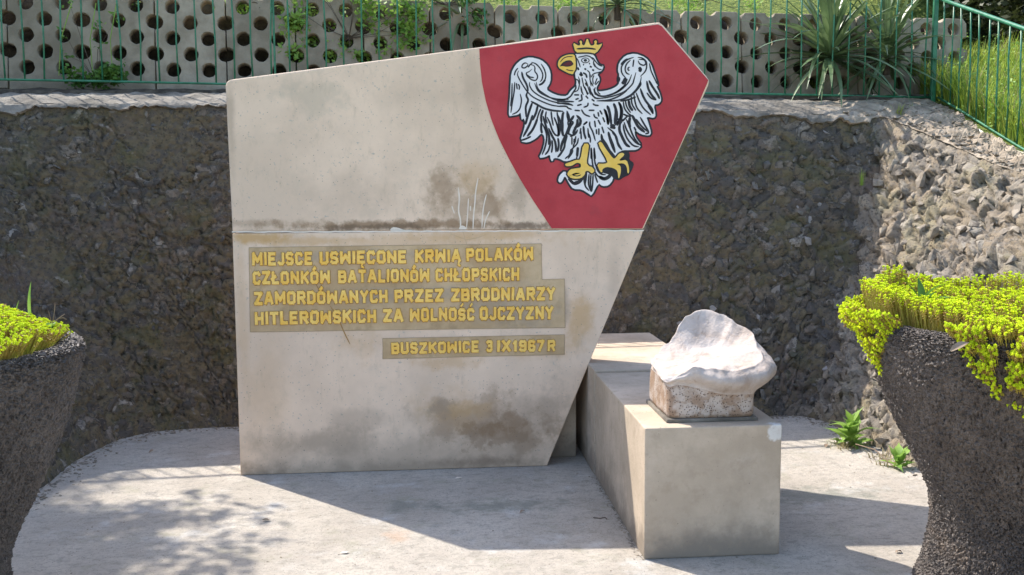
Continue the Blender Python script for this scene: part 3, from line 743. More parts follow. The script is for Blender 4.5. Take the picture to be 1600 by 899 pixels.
# right wing
st(B, 1.6, '440 330 425 340 425 360 440 362', '450 265 410 300 395 350 410 390 440 400', '525 260 580 260 595 300 570 318 530 300 520 270', '480 240 430 255 395 280 360 330 365 390 410 440', '515 240 560 245 600 280 600 330 590 370 540 420',
   '550 420 540 480 490 560 430 610 350 640 250 650 130 648', '500 380 480 450 470 490 400 560 300 600 200 622 110 625', '460 400 430 480 350 555 250 600 160 605 110 560', '420 440 385 520 300 575', '480 260 470 330', '625 295 640 370 680 450 700 495')
st(B, 3.6, '525 335 545 352 530 375', '405 430 385 470 370 490')
st(B, 2.6, '425 255 390 275 360 310', '330 420 345 440 335 470', '545 470 540 500 500 550 450 600 360 640', '600 460 615 540 650 600 690 640', '620 455 650 510 705 590 720 630', '540 530 560 590 590 650 650 720 660 770')
st(B, 1.8, '690 640 640 625 600 570', '500 570 530 650 570 720 640 780', '480 580 490 660 510 720 560 770', '400 640 410 700 450 760', '380 650 390 720 430 770 460 785', '455 600 460 680 500 740', '610 690 660 770')
st(B, 3.0, '230 690 255 760 265 860', '290 670 315 730 300 860', '430 640 440 700 470 740')
st(B, 2.0, '345 660 360 740 350 820 300 880', '200 720 230 790 240 870', '380 770 420 790 460 790', '370 840 420 790', '350 650 420 640 500 610')
st(D, 3.2, '560 0 590 60 620 120 690 175', '540 20 530 80 540 130', '440 80 430 150 460 220 500 300 540 320', '390 110 340 100', '395 130 340 120')
st(D, 2.0, '480 70 500 140 540 210 590 270 630 300', '500 40 530 100 560 190 600 260 650 310', '470 90 480 160 510 240 570 310 630 320', '600 40 650 110 720 170', '640 20 680 90 735 180 690 190', '580 120 600 160', '405 20 430 60 460 80', '470 40 440 90 425 140 440 200')
st(D, 2.6, '320 170 340 230 370 300 390 380', '360 170 400 210 420 300 460 350', '250 190 260 240 300 290 340 370 390 420', '230 310 270 390 330 470')
# head and neck
st(Hd, 1.3, '430 345 470 390 490 440 508 500', '475 360 530 350 590 335 650 350 690 400', '645 360 690 370 730 430 770 470 820 490', '700 440 720 490 770 530 810 530', '700 400 690 450 720 500', '725 580 760 575 800 560',
   '660 640 680 600 720 580 740 580', '650 600 640 680 690 770', '700 610 680 660 690 740', '600 540 640 570 640 640 660 770', '745 650 710 740', '770 690 720 750', '430 660 480 680 490 740', '480 630 500 690 490 780 470 830 400 850 380 890',
   '530 640 540 700 560 780', '570 660 600 720 620 790 650 890', '545 750 590 830 610 890', '515 760 530 840 550 890', '720 780 700 830 720 890', '740 790 760 860 790 880', '640 790 660 850 690 890')
st(Hd, 2.0, '510 565 540 620', '470 500 485 540', '545 575 590 600 600 650', '640 485 670 500', '675 530 700 550', '565 515 590 535', '545 460 560 465', '495 590 530 625', '580 715 600 760', '630 450 645 445', '700 800 710 850')
# chest
st(Ct, 1.8, '215 0 225 60 190 110 160 160 100 195 0 190', '0 215 100 215 200 220', '0 240 120 235 190 265', '0 275 110 270 130 295 175 310', '285 130 290 170 295 200 250 215', '200 140 260 140', '215 195 255 180', '335 150 350 165 365 185',
   '365 230 360 270 310 285', '235 265 290 250', '420 240 440 260 490 265', '370 320 440 320', '285 310 320 370 390 395', '205 320 270 325', '405 190 440 215', '465 210 600 205 720 160 820 90', '440 90 470 150 560 160 700 110 800 20', '380 40 400 130 450 180 510 182', '280 50 295 120', '320 40 350 110 370 130',
   '430 360 440 400 480 415', '480 340 490 395', '500 320 530 370', '440 440 450 520', '480 430 510 490', '535 400 560 460', '385 450 380 500 420 570 450 680', '355 450 310 490', '360 570 390 640 390 700', '315 510 320 600 335 660', '280 560 285 660',
   '460 540 465 600', '490 530 490 610', '525 510 550 590', '590 520 680 590 690 660 760 780', '400 755 400 890', '435 755 450 890', '240 545 230 580 200 615')
st(Ct, 3.0, '120 330 130 420 160 440 200 380', '230 380 280 430 270 490 220 520', '240 420 240 480 200 560 190 600', '160 450 140 520 110 600 60 700 40 800', '595 270 620 360 635 490', '665 240 700 340 700 420 670 480', '720 220 760 300 760 400 700 500', '560 310 590 400 600 490',
   '600 570 630 690 680 810', '520 600 530 680 600 780 690 880', '70 340 60 450 60 560 75 625', '20 470 25 560 20 620', '245 750 235 860', '210 650 205 700')
# tail
st(D, 1.8, '150 590 140 680 155 760', '130 590 120 690 150 770', '170 590 165 700 155 770', '105 560 100 640 85 710 130 760', '155 330 160 470 180 560 220 620 290 640', '175 330 185 470 215 560 250 595 300 600', '185 590 215 680')
st(C, 2.2, '560 640 620 700 680 680 720 620', '545 580 580 650 640 700', '740 570 720 640 735 720', '730 600 680 660 620 680')
st(D, 4.0, '225 615 280 645 330 620 345 590')
V, Fc = [], []
for i, (p, w) in enumerate(K_): ribbon(V, Fc, p, w*1.42, YS-.0032-(i % 7)*2e-5)
meshobj('feather_lines', V, Fc, M['black'], sh)
# claws, beak, crown
patch = pp(D, '446 358 520 350 540 400 532 450 582 482 562 545 532 602 480 622 430 658 380 642 345 600 270 582 238 560 240 520 330 480 392 420')
poly_sheet('claw_shadow_patch', patch, YS-.0040, M['black'], sh, 1)
V, Fc = [], []
ylw = [pp(Hd, '440 295 400 150 475 195 500 195 508 165 492 140 515 122 532 142 528 180 565 200 605 80 645 195 690 195 710 165 700 135 725 120 742 140 730 180 760 188 828 160 725 312 640 290 540 290'),
       pp(Hd, '425 318 330 322 245 355 200 410 190 470 210 510 240 530 330 580 405 602 415 570 445 520 440 400'),
       pp(C, '712 288 772 288 760 380 745 480 770 515 800 520 830 560 800 590 768 560 735 562 728 600 690 635 620 640 572 625 580 600 640 600 690 582 620 580 570 622 550 590 580 545 640 535 690 528 690 490 650 476 600 510 540 515 528 490 590 470 640 450 685 450'),
       pp(D, '215 288 248 262 300 345 372 440 395 430 430 385 470 378 485 400 430 450 440 460 505 448 528 520 530 575 515 590 505 510 470 482 400 490 445 510 448 570 430 635 420 630 415 560 370 530 300 520 260 545 262 575 240 570 205 488 290 490 320 470')]
for nm, p in zip(('crown_outline', 'beak_outline', 'claw_outline', 'claw_outline'), ylw):
    V, Fc = [], []; ribbon(V, Fc, p, 4.8, YS-.0048, closed=True, ch=1); meshobj(nm, V, Fc, M['black'], sh)
for nm, p in zip(('crown', 'beak', 'claw', 'claw'), ylw): poly_sheet(nm, p, YS-.0056, M['yellow'], sh, 1)
poly_sheet('open_mouth', pp(Hd, '215 495 255 435 310 405 375 400 415 455 380 485 310 495 250 480'), YS-.0064, M['black'], sh, 1)
poly_sheet('tongue', pp(Hd, '250 470 290 445 330 425 370 415 400 455 370 475 310 480'), YS-.0070, M['maroon'], sh, 1)
V, Fc = [], []
for s, w in (('455 242 520 240 590 232 660 238 725 248', 2.8), ('225 430 270 370 340 348 400 352', 1.4), ('310 530 350 545 410 550', 1.5)): ribbon(V, Fc, pp(Hd, s), w, YS-.0064)
for s, w in (('600 600 650 615 690 600', 1.6), ): ribbon(V, Fc, pp(C, s), w, YS-.0064)
meshobj('crown_and_beak_lines', V, Fc, M['black'], sh)
def ell(f, cx, cy, rx, ry, n=18): return [f(cx+rx*math.cos(2*math.pi*k/n), cy+ry*math.sin(2*math.pi*k/n)) for k in range(n)]
poly_sheet('eye_ring', ell(Hd, 578, 403, 60, 40), YS-.0042, M['black'], sh)
poly_sheet('eye_white', ell(Hd, 578, 403, 46, 28), YS-.0048, M['white'], sh)
poly_sheet('pupil', ell(Hd, 578, 403, 24, 20), YS-.0054, M['black'], sh)

# limewash runs above the joint, smears at the joint
V, Fc = [], []
for s, w in (('716 293 718 310 716 330 720 345 719 359', 2.2), ('747 278 743 300 742 318 740 335 739 359', 2.0), ('760 304 756 320 754 335 753 357', 1.8), ('732 310 731 330 729 357', 1.6), ('765 330 758 345 756 358', 1.8), ('706 322 710 334', 1.6), ('735 322 735 330', 1.8)):
    ribbon(V, Fc, pp(lambda x, y: (x, y), s), w, UY-.0012, ch=2)
o = meshobj('limewash_run', V, Fc, M['lime'], stele)
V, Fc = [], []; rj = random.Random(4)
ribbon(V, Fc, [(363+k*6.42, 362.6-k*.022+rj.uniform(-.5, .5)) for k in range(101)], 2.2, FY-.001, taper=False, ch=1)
meshobj('joint_highlight', V, Fc, M['lime'], stele)  # bright strip painted in for the sunlit lip of the lower slab
for p in ('608 361 613 355 622 356 632 360 644 359 645 363 625 364', '716 359 720 352 727 354 730 359'):
    poly_sheet('limewash_smear', pp(lambda x, y: (x, y), p), UY-.0016, M['lime'], stele, 1)

# ------------------------------------------------------------------ inscription: recessed plates with raised painted letters
def plate(name, px, parent):
    o = bmobj(name, prism_y([xz(*p) for p in px], FY-.0015, FY+.004), M['plate'], parent)
    V, Fc = [], []
    e = list(px)+[px[0]]
    for a, b in zip(e[:-1], e[1:]): ribbon(V, Fc, [a, ((a[0]+b[0])/2+random.uniform(-.4, .4), (a[1]+b[1])/2+random.uniform(-.4, .4)), b], .75, FY-.0027, taper=False, ch=0, pl=FY)
    meshobj('incised_border', V, Fc, M['dirt'], o); return o
p1 = plate('inscription_plate', [(389, 387), (846, 381), (847, 437), (882, 436), (883, 512), (391, 519)], stele)
p2 = plate('inscription_plate', [(598, 529), (882, 523), (882, 554), (598, 561)], stele)
V, Fc = [], []
ribbon(V, Fc, [(516, 478), (524, 491), (531, 503), (538, 520), (547, 538)], 1.7, FY-.0032, pl=FY)
ribbon(V, Fc, [(494, 445), (500, 455), (497, 462)], 1.2, FY-.0032, pl=FY)
meshobj('rust_crack', V, Fc, M['goldedge'], stele)
T_ = .31
GL = {  # stroke skeletons in a unit box
 'O': (1, [[(0, .14), (0, .86), (.2, 1), (.8, 1), (1, .86), (1, .14), (.8, 0), (.2, 0), (0, .14)]]),
 'M': (1.35, [[(0, 0), (0, 1), (.5, .28), (1, 1), (1, 0)]]), 'W': (1.3, [[(0, 1), (0, 0), (.5, .72), (1, 0), (1, 1)]]),
 'N': (1.05, [[(0, 0), (0, 1), (1, 0), (1, 1)]]), 'I': (.0, [[(.5, 0), (.5, 1)]]), 'H': (1, [[(0, 0), (0, 1)], [(1, 0), (1, 1)], [(0, .5), (1, .5)]]),
 'E': (.9, [[(1, 0), (0, 0), (0, 1), (1, 1)], [(0, .5), (.8, .5)]]), 'L': (.85, [[(0, 1), (0, 0), (1, 0)]]), 'T': (1, [[(0, 1), (1, 1)], [(.5, 0), (.5, 1)]]),
 'J': (.75, [[(1, 1), (1, .14), (.75, 0), (.3, 0), (0, .14)]]), 'S': (.9, [[(1, .88), (.8, 1), (.2, 1), (0, .86), (0, .64), (.2, .54), (.8, .46), (1, .36), (1, .14), (.8, 0), (.2, 0), (0, .12)]]),
 'C': (.9, [[(1, .84), (.85, 1), (.2, 1), (0, .86), (0, .14), (.2, 0), (.85, 0), (1, .16)]]), 'U': (1, [[(0, 1), (0, .14), (.2, 0), (.8, 0), (1, .14), (1, 1)]]),
 'K': (1, [[(0, 0), (0, 1)], [(1, 1), (.05, .45)], [(.35, .6), (1, 0)]]), 'R': (1, [[(0, 0), (0, 1), (.8, 1), (1, .88), (1, .6), (.8, .48), (0, .48)], [(.5, .48), (1, 0)]]),
 'P': (.95, [[(0, 0), (0, 1), (.8, 1), (1, .88), (1, .56), (.8, .44), (0, .44)]]), 'B': (1, [[(0, 0), (0, 1), (.8, 1), (.95, .88), (.95, .62), (.8, .52), (0, .52)], [(.8, .52), (1, .4), (1, .12), (.8, 0), (0, 0)]]),
 'A': (1.15, [[(0, 0), (.42, 1), (.58, 1), (1, 0)], [(.2, .3), (.8, .3)]]), 'Z': (1, [[(0, 1), (1, 1), (0, 0), (1, 0)]]), 'Y': (1, [[(0, 1), (.5, .5), (1, 1)], [(.5, .5), (.5, 0)]]),
 'D': (1, [[(0, 0), (0, 1), (.7, 1), (1, .82), (1, .18), (.7, 0), (0, 0)]]), 'X': (1, [[(0, 0), (1, 1)], [(0, 1), (1, 0)]]),
 '3': (.85, [[(0, .9), (.2, 1), (.8, 1), (1, .88), (1, .64), (.75, .53), (.35, .53)], [(.75, .53), (1, .4), (1, .14), (.8, 0), (.2, 0), (0, .1)]]),
 '1': (.35, [[(-.2, .78), (.6, 1), (.6, 0)]]), '9': (.9, [[(1, .5), (.2, .5), (0, .62), (0, .88), (.2, 1), (.8, 1), (1, .86), (1, .14), (.8, 0), (.2, 0), (0, .1)]]),
 '6': (.9, [[(1, .9), (.8, 1), (.2, 1), (0, .86), (0, .14), (.2, 0), (.8, 0), (1, .12), (1, .4), (.8, .52), (0, .52)]]), '7': (.9, [[(0, 1), (1, 1), (.3, 0)]]),
}
GL['Ó'] = (GL['O'][0], [[(x, y*.9) for x, y in GL['O'][1][0]], [(.42, 1.02), (.62, 1.13)]])
GL['Ś'] = (GL['S'][0], [[(x, y*.92) for x, y in GL['S'][1][0]], [(.4, 1.06), (.7, 1.2)]]); GL['Ć'] = (GL['C'][0], [[(x, y*.92) for x, y in GL['C'][1][0]], [(.45, 1.06), (.75, 1.2)]])
GL['Ę'] = (GL['E'][0], GL['E'][1]+[[(.7, 0), (.6, -.2), (.9, -.26)]]); GL['Ą'] = (GL['A'][0], GL['A'][1]+[[(.95, 0), (.8, -.2), (1.05, -.26)]])
GL['Ł'] = (GL['L'][0], GL['L'][1]+[[(-.25, .36), (.5, .64)]])
LW = .5                                     # width of the skeleton of a unit-wide letter, in cap heights
def glyph(chr_, jit):
    w, strokes = GL[chr_]; r = random.Random(ord(chr_)*31+jit); wd = w*LW*(1-0) ; tk = T_
    sx_ = (wd-.0) if w else 0
    nx0, nx1, ny0, ny1 = -.22, wd+tk+.22, -.42, 1.5
    step = .03; xs = np.arange(nx0, nx1, step); ys = np.arange(ny0, ny1, step); X, Y = np.meshgrid(xs, ys, indexing='ij')
    sd = np.full(X.shape, 9.)
    for s in strokes:
        q = [(tk/2+(x*wd if w else .0)+r.uniform(-.012, .012), tk/2+y*(1-tk) if 0 <= y <= 1 else (y if y > 1 else y+.05)) for x, y in s]
        thin = .7 if (s[0][1] > 1.05 or (len(s) > 1 and s[-1][1] < -.1)) else 1
        for a, b in zip(q[:-1], q[1:]):
            dx, dy = b[0]-a[0], b[1]-a[1]; L = math.hypot(dx, dy) or 1e-6; ux, uy = dx/L, dy/L
            t = (X-a[0])*ux+(Y-a[1])*uy; e = -(X-a[0])*uy+(Y-a[1])*ux
            hx = L/2+tk/2*.85*thin; d1 = np.abs(t-L/2)-hx; d2_ = np.abs(e)-tk/2*thin
            d = np.hypot(np.maximum(d1, 0), np.maximum(d2_, 0))+np.minimum(np.maximum(d1, d2_), 0)
            sd = np.minimum(sd, d)
    V, Fc, mi, cache = [], [], [], {}
    bev = .05
    def vert(key, x, y, s):
        if key not in cache:
            cache[key] = len(V); V.append((x, -min(1, max(0, -s/bev)), y))
        return cache[key]
    nx, ny = X.shape
    for i in range(nx-1):
        for j in range(ny-1):
            c = [(i, j), (i+1, j), (i+1, j+1), (i, j+1)]; sv = [sd[p] for p in c]
            if min(sv) >= 0: continue
            poly = []; sm = []
            for k in range(4):
                p, q = c[k], c[(k+1) % 4]; a, b = sv[k], sv[(k+1) % 4]
                if a < 0: poly.append(vert(p, X[p], Y[p], a)); sm.append(a)
                if (a < 0) != (b < 0):
                    t = a/(a-b); key = (min(p, q), max(p, q)); poly.append(vert(key, X[p]+(X[q]-X[p])*t, Y[p]+(Y[q]-Y[p])*t, 0)); sm.append(0)
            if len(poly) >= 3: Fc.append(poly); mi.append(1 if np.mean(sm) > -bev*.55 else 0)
    me = bpy.data.meshes.new('letter'); me.from_pydata(V, [], [tuple(f) for f in Fc])
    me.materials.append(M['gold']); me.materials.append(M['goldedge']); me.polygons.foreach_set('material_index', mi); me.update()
    return me, wd+tk
GC = {}
rl = random.Random(5); cnt = {}
def word(txt, x0, x1, yb0, yb1, cap, parent):
    """raised letters from pixel x0 to x1, baseline yb0 -> yb1"""
    ms = []
    for ch in txt:
        cnt[ch] = cnt.get(ch, 0)+1; key = (ch, cnt[ch] % 2)
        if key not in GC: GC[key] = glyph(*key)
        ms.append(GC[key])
    gap = .05; tot = sum(w for _, w in ms)+gap*(len(ms)-1); x = 0
    for (me, w), ch in zip(ms, txt):
        t = x/tot; px = x0+(x1-x0)*t; py = yb0+(yb1-yb0)*t
        p = at(px, py, 1, FY); q = at(px+10, py+(yb1-yb0)/(x1-x0)*10, 1, FY); c = at(px, py-cap, 1, FY)
        capm = (c[2]-p[2]); kx = np.linalg.norm(at(x1, yb1, 1, FY)-at(x0, yb0, 1, FY))/tot
        o = bpy.data.objects.new('letter', me); S.collection.objects.link(o); o.parent = parent
        o.location = Vector((p[0], FY-.0016, p[2]+rl.uniform(-.0008, .0008)))-wloc(parent)
        o.rotation_euler = (0, -math.atan2(q[2]-p[2], q[0]-p[0])+rl.uniform(-.012, .012), 0)
        o.scale = (kx, .010, capm*rl.uniform(.98, 1.03)); x += w+gap
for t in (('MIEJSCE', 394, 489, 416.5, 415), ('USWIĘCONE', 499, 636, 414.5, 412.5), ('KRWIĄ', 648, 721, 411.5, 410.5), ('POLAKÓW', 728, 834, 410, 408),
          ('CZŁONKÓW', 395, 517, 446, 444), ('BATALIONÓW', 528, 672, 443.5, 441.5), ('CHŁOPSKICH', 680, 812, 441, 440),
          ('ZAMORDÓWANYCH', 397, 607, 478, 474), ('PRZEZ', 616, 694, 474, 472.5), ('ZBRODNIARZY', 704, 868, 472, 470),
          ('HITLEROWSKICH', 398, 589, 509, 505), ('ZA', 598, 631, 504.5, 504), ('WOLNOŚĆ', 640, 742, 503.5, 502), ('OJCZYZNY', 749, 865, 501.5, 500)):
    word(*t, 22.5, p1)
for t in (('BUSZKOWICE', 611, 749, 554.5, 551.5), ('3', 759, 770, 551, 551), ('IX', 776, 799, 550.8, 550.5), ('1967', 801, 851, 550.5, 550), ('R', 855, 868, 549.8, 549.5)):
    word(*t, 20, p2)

# ------------------------------------------------------------------ blocks in front
BX0, BX1, BZ, BY0, BY1, BY2 = .905, 1.492, .566, 4.12, 5.365, 6.66
def box(name, x0, x1, y0, y1, z0, z1, mat, parent=None, bev=.007, top=None, wob=.0):
    bm = bmesh.new(); bmesh.ops.create_cube(bm, size=1)
    for v in bm.verts:
        v.co = Vector((x0 if v.co.x < 0 else x1, y0 if v.co.y < 0 else y1, z0 if v.co.z < 0 else z1))
    bmesh.ops.bevel(bm, geom=list(bm.edges), offset=bev, segments=2, profile=.6, affect='EDGES')
    return bmobj(name, bm, mat, parent)
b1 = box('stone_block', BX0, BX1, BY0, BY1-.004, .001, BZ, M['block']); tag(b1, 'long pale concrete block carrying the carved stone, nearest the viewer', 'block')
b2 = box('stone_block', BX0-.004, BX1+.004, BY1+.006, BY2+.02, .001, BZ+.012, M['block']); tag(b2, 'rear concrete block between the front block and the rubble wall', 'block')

# carved stone seat-like boulder
cF = at(1043, 661, 2, BZ); cR = at(1179, 655, 2, BZ); cB = at(1009, 631, 2, BZ)
hw = (cR[0]-cF[0])/2; dep = .40; CX, CY = (cF[0]+cR[0])/2, cF[1]+dep/2
print('carved', CX, CY, hw, cB)
rim = [  # theta, r, z above block
 (0, .262, .312), (10, .262, .338), (22, .255, .360), (30, .24, .368), (37, .232, .392), (46, .24, .408), (60, .235, .418), (78, .225, .415), (92, .22, .398), (101, .215, .36), (109, .21, .315), (122, .21, .283), (140, .21, .245),
 (155, .21, .225), (180, .195, .205), (205, .22, .190), (225, .27, .180), (236, .245, .21), (250, .225, .24), (266, .22, .232), (282, .235, .226), (298, .255, .232), (315, .27, .238), (328, .272, .248), (340, .270, .262), (350, .262, .292), (360, .262, .312)]
def cyc(tab, th):
    th = th % 360
    for (a, r0, z0), (b, r1, z1) in zip(tab[:-1], tab[1:]):
        if a <= th <= b: t = (th-a)/(b-a); t = t*t*(3-2*t); return r0+(r1-r0)*t, z0+(z1-z0)*t
def carved():
    V, Fc, mi = [], [], []; N = 128; prof = []; TR = (.95, .88, .8, .7, .6, .5, .4, .3, .2, .1)
    for k in range(N):
        th = 360*k/N; c, s = math.cos(math.radians(th)), math.sin(math.radians(th))
        ex = 1/max(abs(c)/hw, abs(s)/(dep/2)); chf = 1/((abs(c)/hw)**12+(abs(s)/(dep/2))**12)**(1/12)
        rb = chf; rr, zr = cyc(rim, th)
        over = max(0, rr-rb)                              # how far the upper form overhangs the square base
        rt = -1
        fr = math.exp(-((th-290)/42)**2)
        hb = min(zr-.015, .185-.06*fr-.05*math.exp(-((min(th, 360-th) if th < 180 else 345-th)/32)**2))
        pts = [(rb, 0, 1), (rb, .03, 1), (rb*.995, hb*.5, 1), (rb*.985, hb, 1)]
        bul = .008+.042*fr+.072*math.exp(-((((th+180) % 360)-180+17)/24)**2)
        rm = rr
        zb = hb+(zr-hb)*.45
        pts += [(rb*.985+(rm-rb)*.35+bul*.35, hb+(zr-hb)*.12, 0), (max(rb*.98, rr)+bul*.8 if th < 30 or th > 235 else rr+.012, zb, 0), (rr+bul*.55 if th < 30 or th > 235 else rr+.008, hb+(zr-hb)*.78, 0), (rr+.003, zr-.010, 0), (rr, zr-.001, 0), (rr-.006, zr+.001, 0)]
        for t in TR: pts.append((rr*t, .225+(zr-.225)*t**1.35, 2))
        prof.append(pts)
    m = len(prof[0]); i0 = m-len(TR)
    Z = np.array([[p[1] for p in pr[i0-1:]] for pr in prof])              # relax the hollow between rim and middle
    for _ in range(60):
        Zn = Z.copy(); Zn[:, 1:-1] = (Z[:, :-2]+Z[:, 2:]+np.roll(Z, 1, 0)[:, 1:-1]+np.roll(Z, -1, 0)[:, 1:-1])/4
        Zn[:, -1] = Zn[:, -2].mean(); Z = Z*.35+Zn*.65
        Z[:, 5:] = np.minimum(Z[:, 5:], .262); 
    for k in range(N): prof[k][i0:] = [(p[0], float(z), 2) for p, z in zip(prof[k][i0:], Z[k, 1:])]
    for k in range(N):
        th = math.radians(360*k/N)
        for (r_, z_, f_) in prof[k]:
            x, y = r_*math.cos(th), r_*math.sin(th)
            n = fbm(x*11, y*11, z_*11, 1, 5)*(.016 if f_ != 1 else .006)
            # carved fold sweeping down to the left
            q = 1+n/max(r_, .08); n2 = .006*math.sin(x*55+y*21+fbm(x*6, y*6, z_*6)*5) if f_ == 2 else 0
            V.append((CX+x*q, CY+y*q, BZ+.001+z_+(n*.8 if z_ > .15 else 0)+n2*.4))
    V.append((CX, CY, BZ+float(Z[:, -1].mean()))); c = len(V)-1
    for k in range(N):
        k2 = (k+1) % N
        for j in range(m-1): Fc.append((k*m+j, k2*m+j, k2*m+j+1, k*m+j+1)); mi.append(1 if j < 3 else 0)
        Fc.append((k*m+m-1, k2*m+m-1, c)); mi.append(0)
    Fc.append(tuple(k*m for k in range(N))[::-1]); mi.append(1)
    return V, Fc, mi
V, Fc, mi = carved()
cs = meshobj('carved_stone', V, Fc, [M['carved'], M['carved_pit']], None, True, mi)
tag(cs, 'pale hollowed carved stone with wavy rim and pitted square base standing on the block', 'sculpture')
bmobj('mortar_bed', (lambda b_: b_)(prism_y([(CX-hw-.006, BZ+.0015), (CX+hw+.006, BZ+.0015), (CX+hw+.003, BZ+.016), (CX-hw-.003, BZ+.016)], CY-dep/2-.006, CY+dep/2+.006, .003)), M['cement'], cs)
cs.modifiers.new('sub', 'SUBSURF').levels = 1; cs.modifiers['sub'].render_levels = 1

# ------------------------------------------------------------------ planters
def planter(px, py, zc, label, seed):
    c = atz(px, py, zc); X, Y, Z = c; Rr = .62
    root = empty('planter', (X, Y, 0), label, 'planter', 'funnel shaped stucco planters')
    prof = [(.40, 0), (.378, .05), (.355, .12), (.340, .20), (.337, .27), (.352, .34), (.387, .42), (.44, .52), (.515, .67), (.578, .84), (.61, .95), (.62, 1.0), (.612, 1.02), (.585, 1.03), (.545, 1.025), (.53, .985), (.52, .94)]
    V, Fc = [], []; N = 560; r = random.Random(seed); P2 = []
    for (a, b) in zip(prof[:-1], prof[1:]):
        for t in np.linspace(0, 1, 13, endpoint=False): P2.append((a[0]+(b[0]-a[0])*t, a[1]+(b[1]-a[1])*t))
    P2.append(prof[-1]); m = len(P2)
    for k in range(N):
        th = 2*math.pi*k/N
        for (q, h) in P2:
            n = .0038*r.gauss(0, 1)+.012*fbm(math.cos(th)*2+seed, math.sin(th)*2, h*3, 1, 3)
            V.append((X+(q+n)*math.cos(th), Y+(q+n)*math.sin(th), h/1.03*(Z)+(r.gauss(0, .002) if h > .1 else 0)))
    for k in range(N):
        k2 = (k+1) % N
        for j in range(m-1): Fc.append((k*m+j, k2*m+j, k2*m+j+1, k*m+j+1))
    meshobj('bowl', V, Fc, M['planter'], root)
    V = [(X, Y, Z-.04)]+[(X+.55*math.cos(2*math.pi*k/40), Y+.55*math.sin(2*math.pi*k/40), Z-.06) for k in range(40)]
    meshobj('soil_fill', V, [(0, 1+k, 1+(k+1) % 40) for k in range(40)], M['soil'], root)
    return root, X, Y, Z
pR, RX, RY, RZ = planter(1618, 500, 3.9, 'dark stucco planter at the right edge with yellow sedum spilling over its rim', 1)
pL, LX, LY, LZ = planter(-183, 545, 3.4, 'dark stucco planter at the left edge, bare white specked rim beside a sedum cushion', 2)

def sedum(name, pts, label, sc=1.0, seed=1):
    """pts: (base, tip) of every shoot; each shoot is a stem with rosettes of stubby leaves"""
    r = random.Random(seed); V, Fc, mi = [], [], []
    for b, t in pts:
        b, t = Vector(b), Vector(t); d = (t-b); L = d.length; d.normalize()
        a = d.cross(Vector((.3, .9, .2))).normalized(); e = d.cross(a); w = .0016*sc
        i0 = len(V); tone = 2 if r.random() < .14 else 0; ks = r.uniform(.7, 1.2)
        for p in (b, t):
            for k in range(3): V.append(tuple(p+(a*math.cos(k*2.09)+e*math.sin(k*2.09))*w))
        for k in range(3): Fc.append((i0+k, i0+(k+1) % 3, i0+3+(k+1) % 3, i0+3+k)); mi.append(1)
        nl = 14
        for k in range(nl):
            f = k/nl; q = t-d*((.005+.034*max(0, .5-f)*2)*sc); an = k*2.4+r.uniform(-.4, .4)
            o = (a*math.cos(an)+e*math.sin(an)); up = d*(.25+f*.9)
            dr = (o*(1.25-f*.9)+d*(.1+f*.9)).normalized(); ll = (.008 if f < .45 else .0095)*sc*ks*r.uniform(.8, 1.2)
            sd_ = dr.cross(o.cross(d) if o.cross(d).length > .1 else a)
            s1 = dr.cross(d).normalized()*(.0034*sc); s2 = dr.cross(s1).normalized()*(.0026*sc)
            i0 = len(V); mid = q+dr*ll*.55
            V += [tuple(q), tuple(mid+s1), tuple(mid+s2), tuple(mid-s1), tuple(mid-s2), tuple(q+dr*ll)]
            for x, y in ((1, 2), (2, 3), (3, 4), (4, 1)): Fc.append((i0, i0+x, i0+y)); Fc.append((i0+5, i0+y, i0+x)); mi += [tone if f > .3 else 2, tone if f > .3 else 2]
    o = meshobj(name, V, Fc, [M['sedum'], M['sedum_stem'], M['sedum_red']], None, False, mi)
    return tag(o, label, 'sedum', None, 'stuff')
r = random.Random(21); pts = []
def mound(X, Y, Z, th, rr): return 0
# right planter: low carpet inside, thick along the back, cascades over the rim
for _ in range(9500):
    th = r.uniform(0, 2*math.pi); q = .60*math.sqrt(r.random()); x, y = X_ = (RX+q*math.cos(th), RY+q*math.sin(th))
    dg_ = math.degrees(th) % 360
    if 187 < dg_ < 218 and q > .52: continue                                       # bare front rim
    if q > .50 and 268 < dg_ < 360: pass
    if fbm(x*7, y*7, 2) < -.3 and q < .45: continue
    hgt = .045+.045*(q/.6)*max(0, math.sin(th-.2))+.03*(.5+.5*math.sin(x*11+y*7))+(.035 if 120 < dg_ < 215 else 0)
    if abs(q-.25) < .15 and 250 < dg_ < 330: hgt *= .55
    z0 = RZ-.045+(.03 if q > .53 else 0)
    b = (x+r.gauss(0, .006), y+r.gauss(0, .006), z0)
    lean = .03 if q > .5 else .01
    pts.append((b, (x+math.cos(th)*lean+r.gauss(0, .010), y+math.sin(th)*lean+r.gauss(0, .010), z0+hgt*r.uniform(.75, 1.15)+.02)))
def cascade(th0, th1, n, drop, Xc, Yc, Zc, out=.10):
    for _ in range(n):
        th = math.radians(r.uniform(th0, th1)); s = r.random(); mid = 1-abs((math.degrees(th)-(th0+th1)/2)/((th1-th0)/2))**2
        dz = -drop*s*(.35+.65*mid); bulge = out*math.sin(math.pi*min(1, .25+s*.75))*(.4+.6*mid)*r.uniform(.35, 1)
        rr = .60-.10*s*drop/.3+bulge
        px_ = Xc+rr*math.cos(th); py_ = Yc+rr*math.sin(th); pz = Zc+.03+dz
        ln = r.uniform(.03, .055)
        tip = (px_+math.cos(th)*ln*.7+r.gauss(0, .008), py_+math.sin(th)*ln*.7+r.gauss(0, .008), pz+ln*.45)
        if fbm(th*9, s*4, Xc) < -.22: continue
        pts.append(((px_-math.cos(th)*.04, py_-math.sin(th)*.04, pz-.05+.05*s), tip))
cascade(110, 187, 3600, .17, RX, RY, RZ, .10)
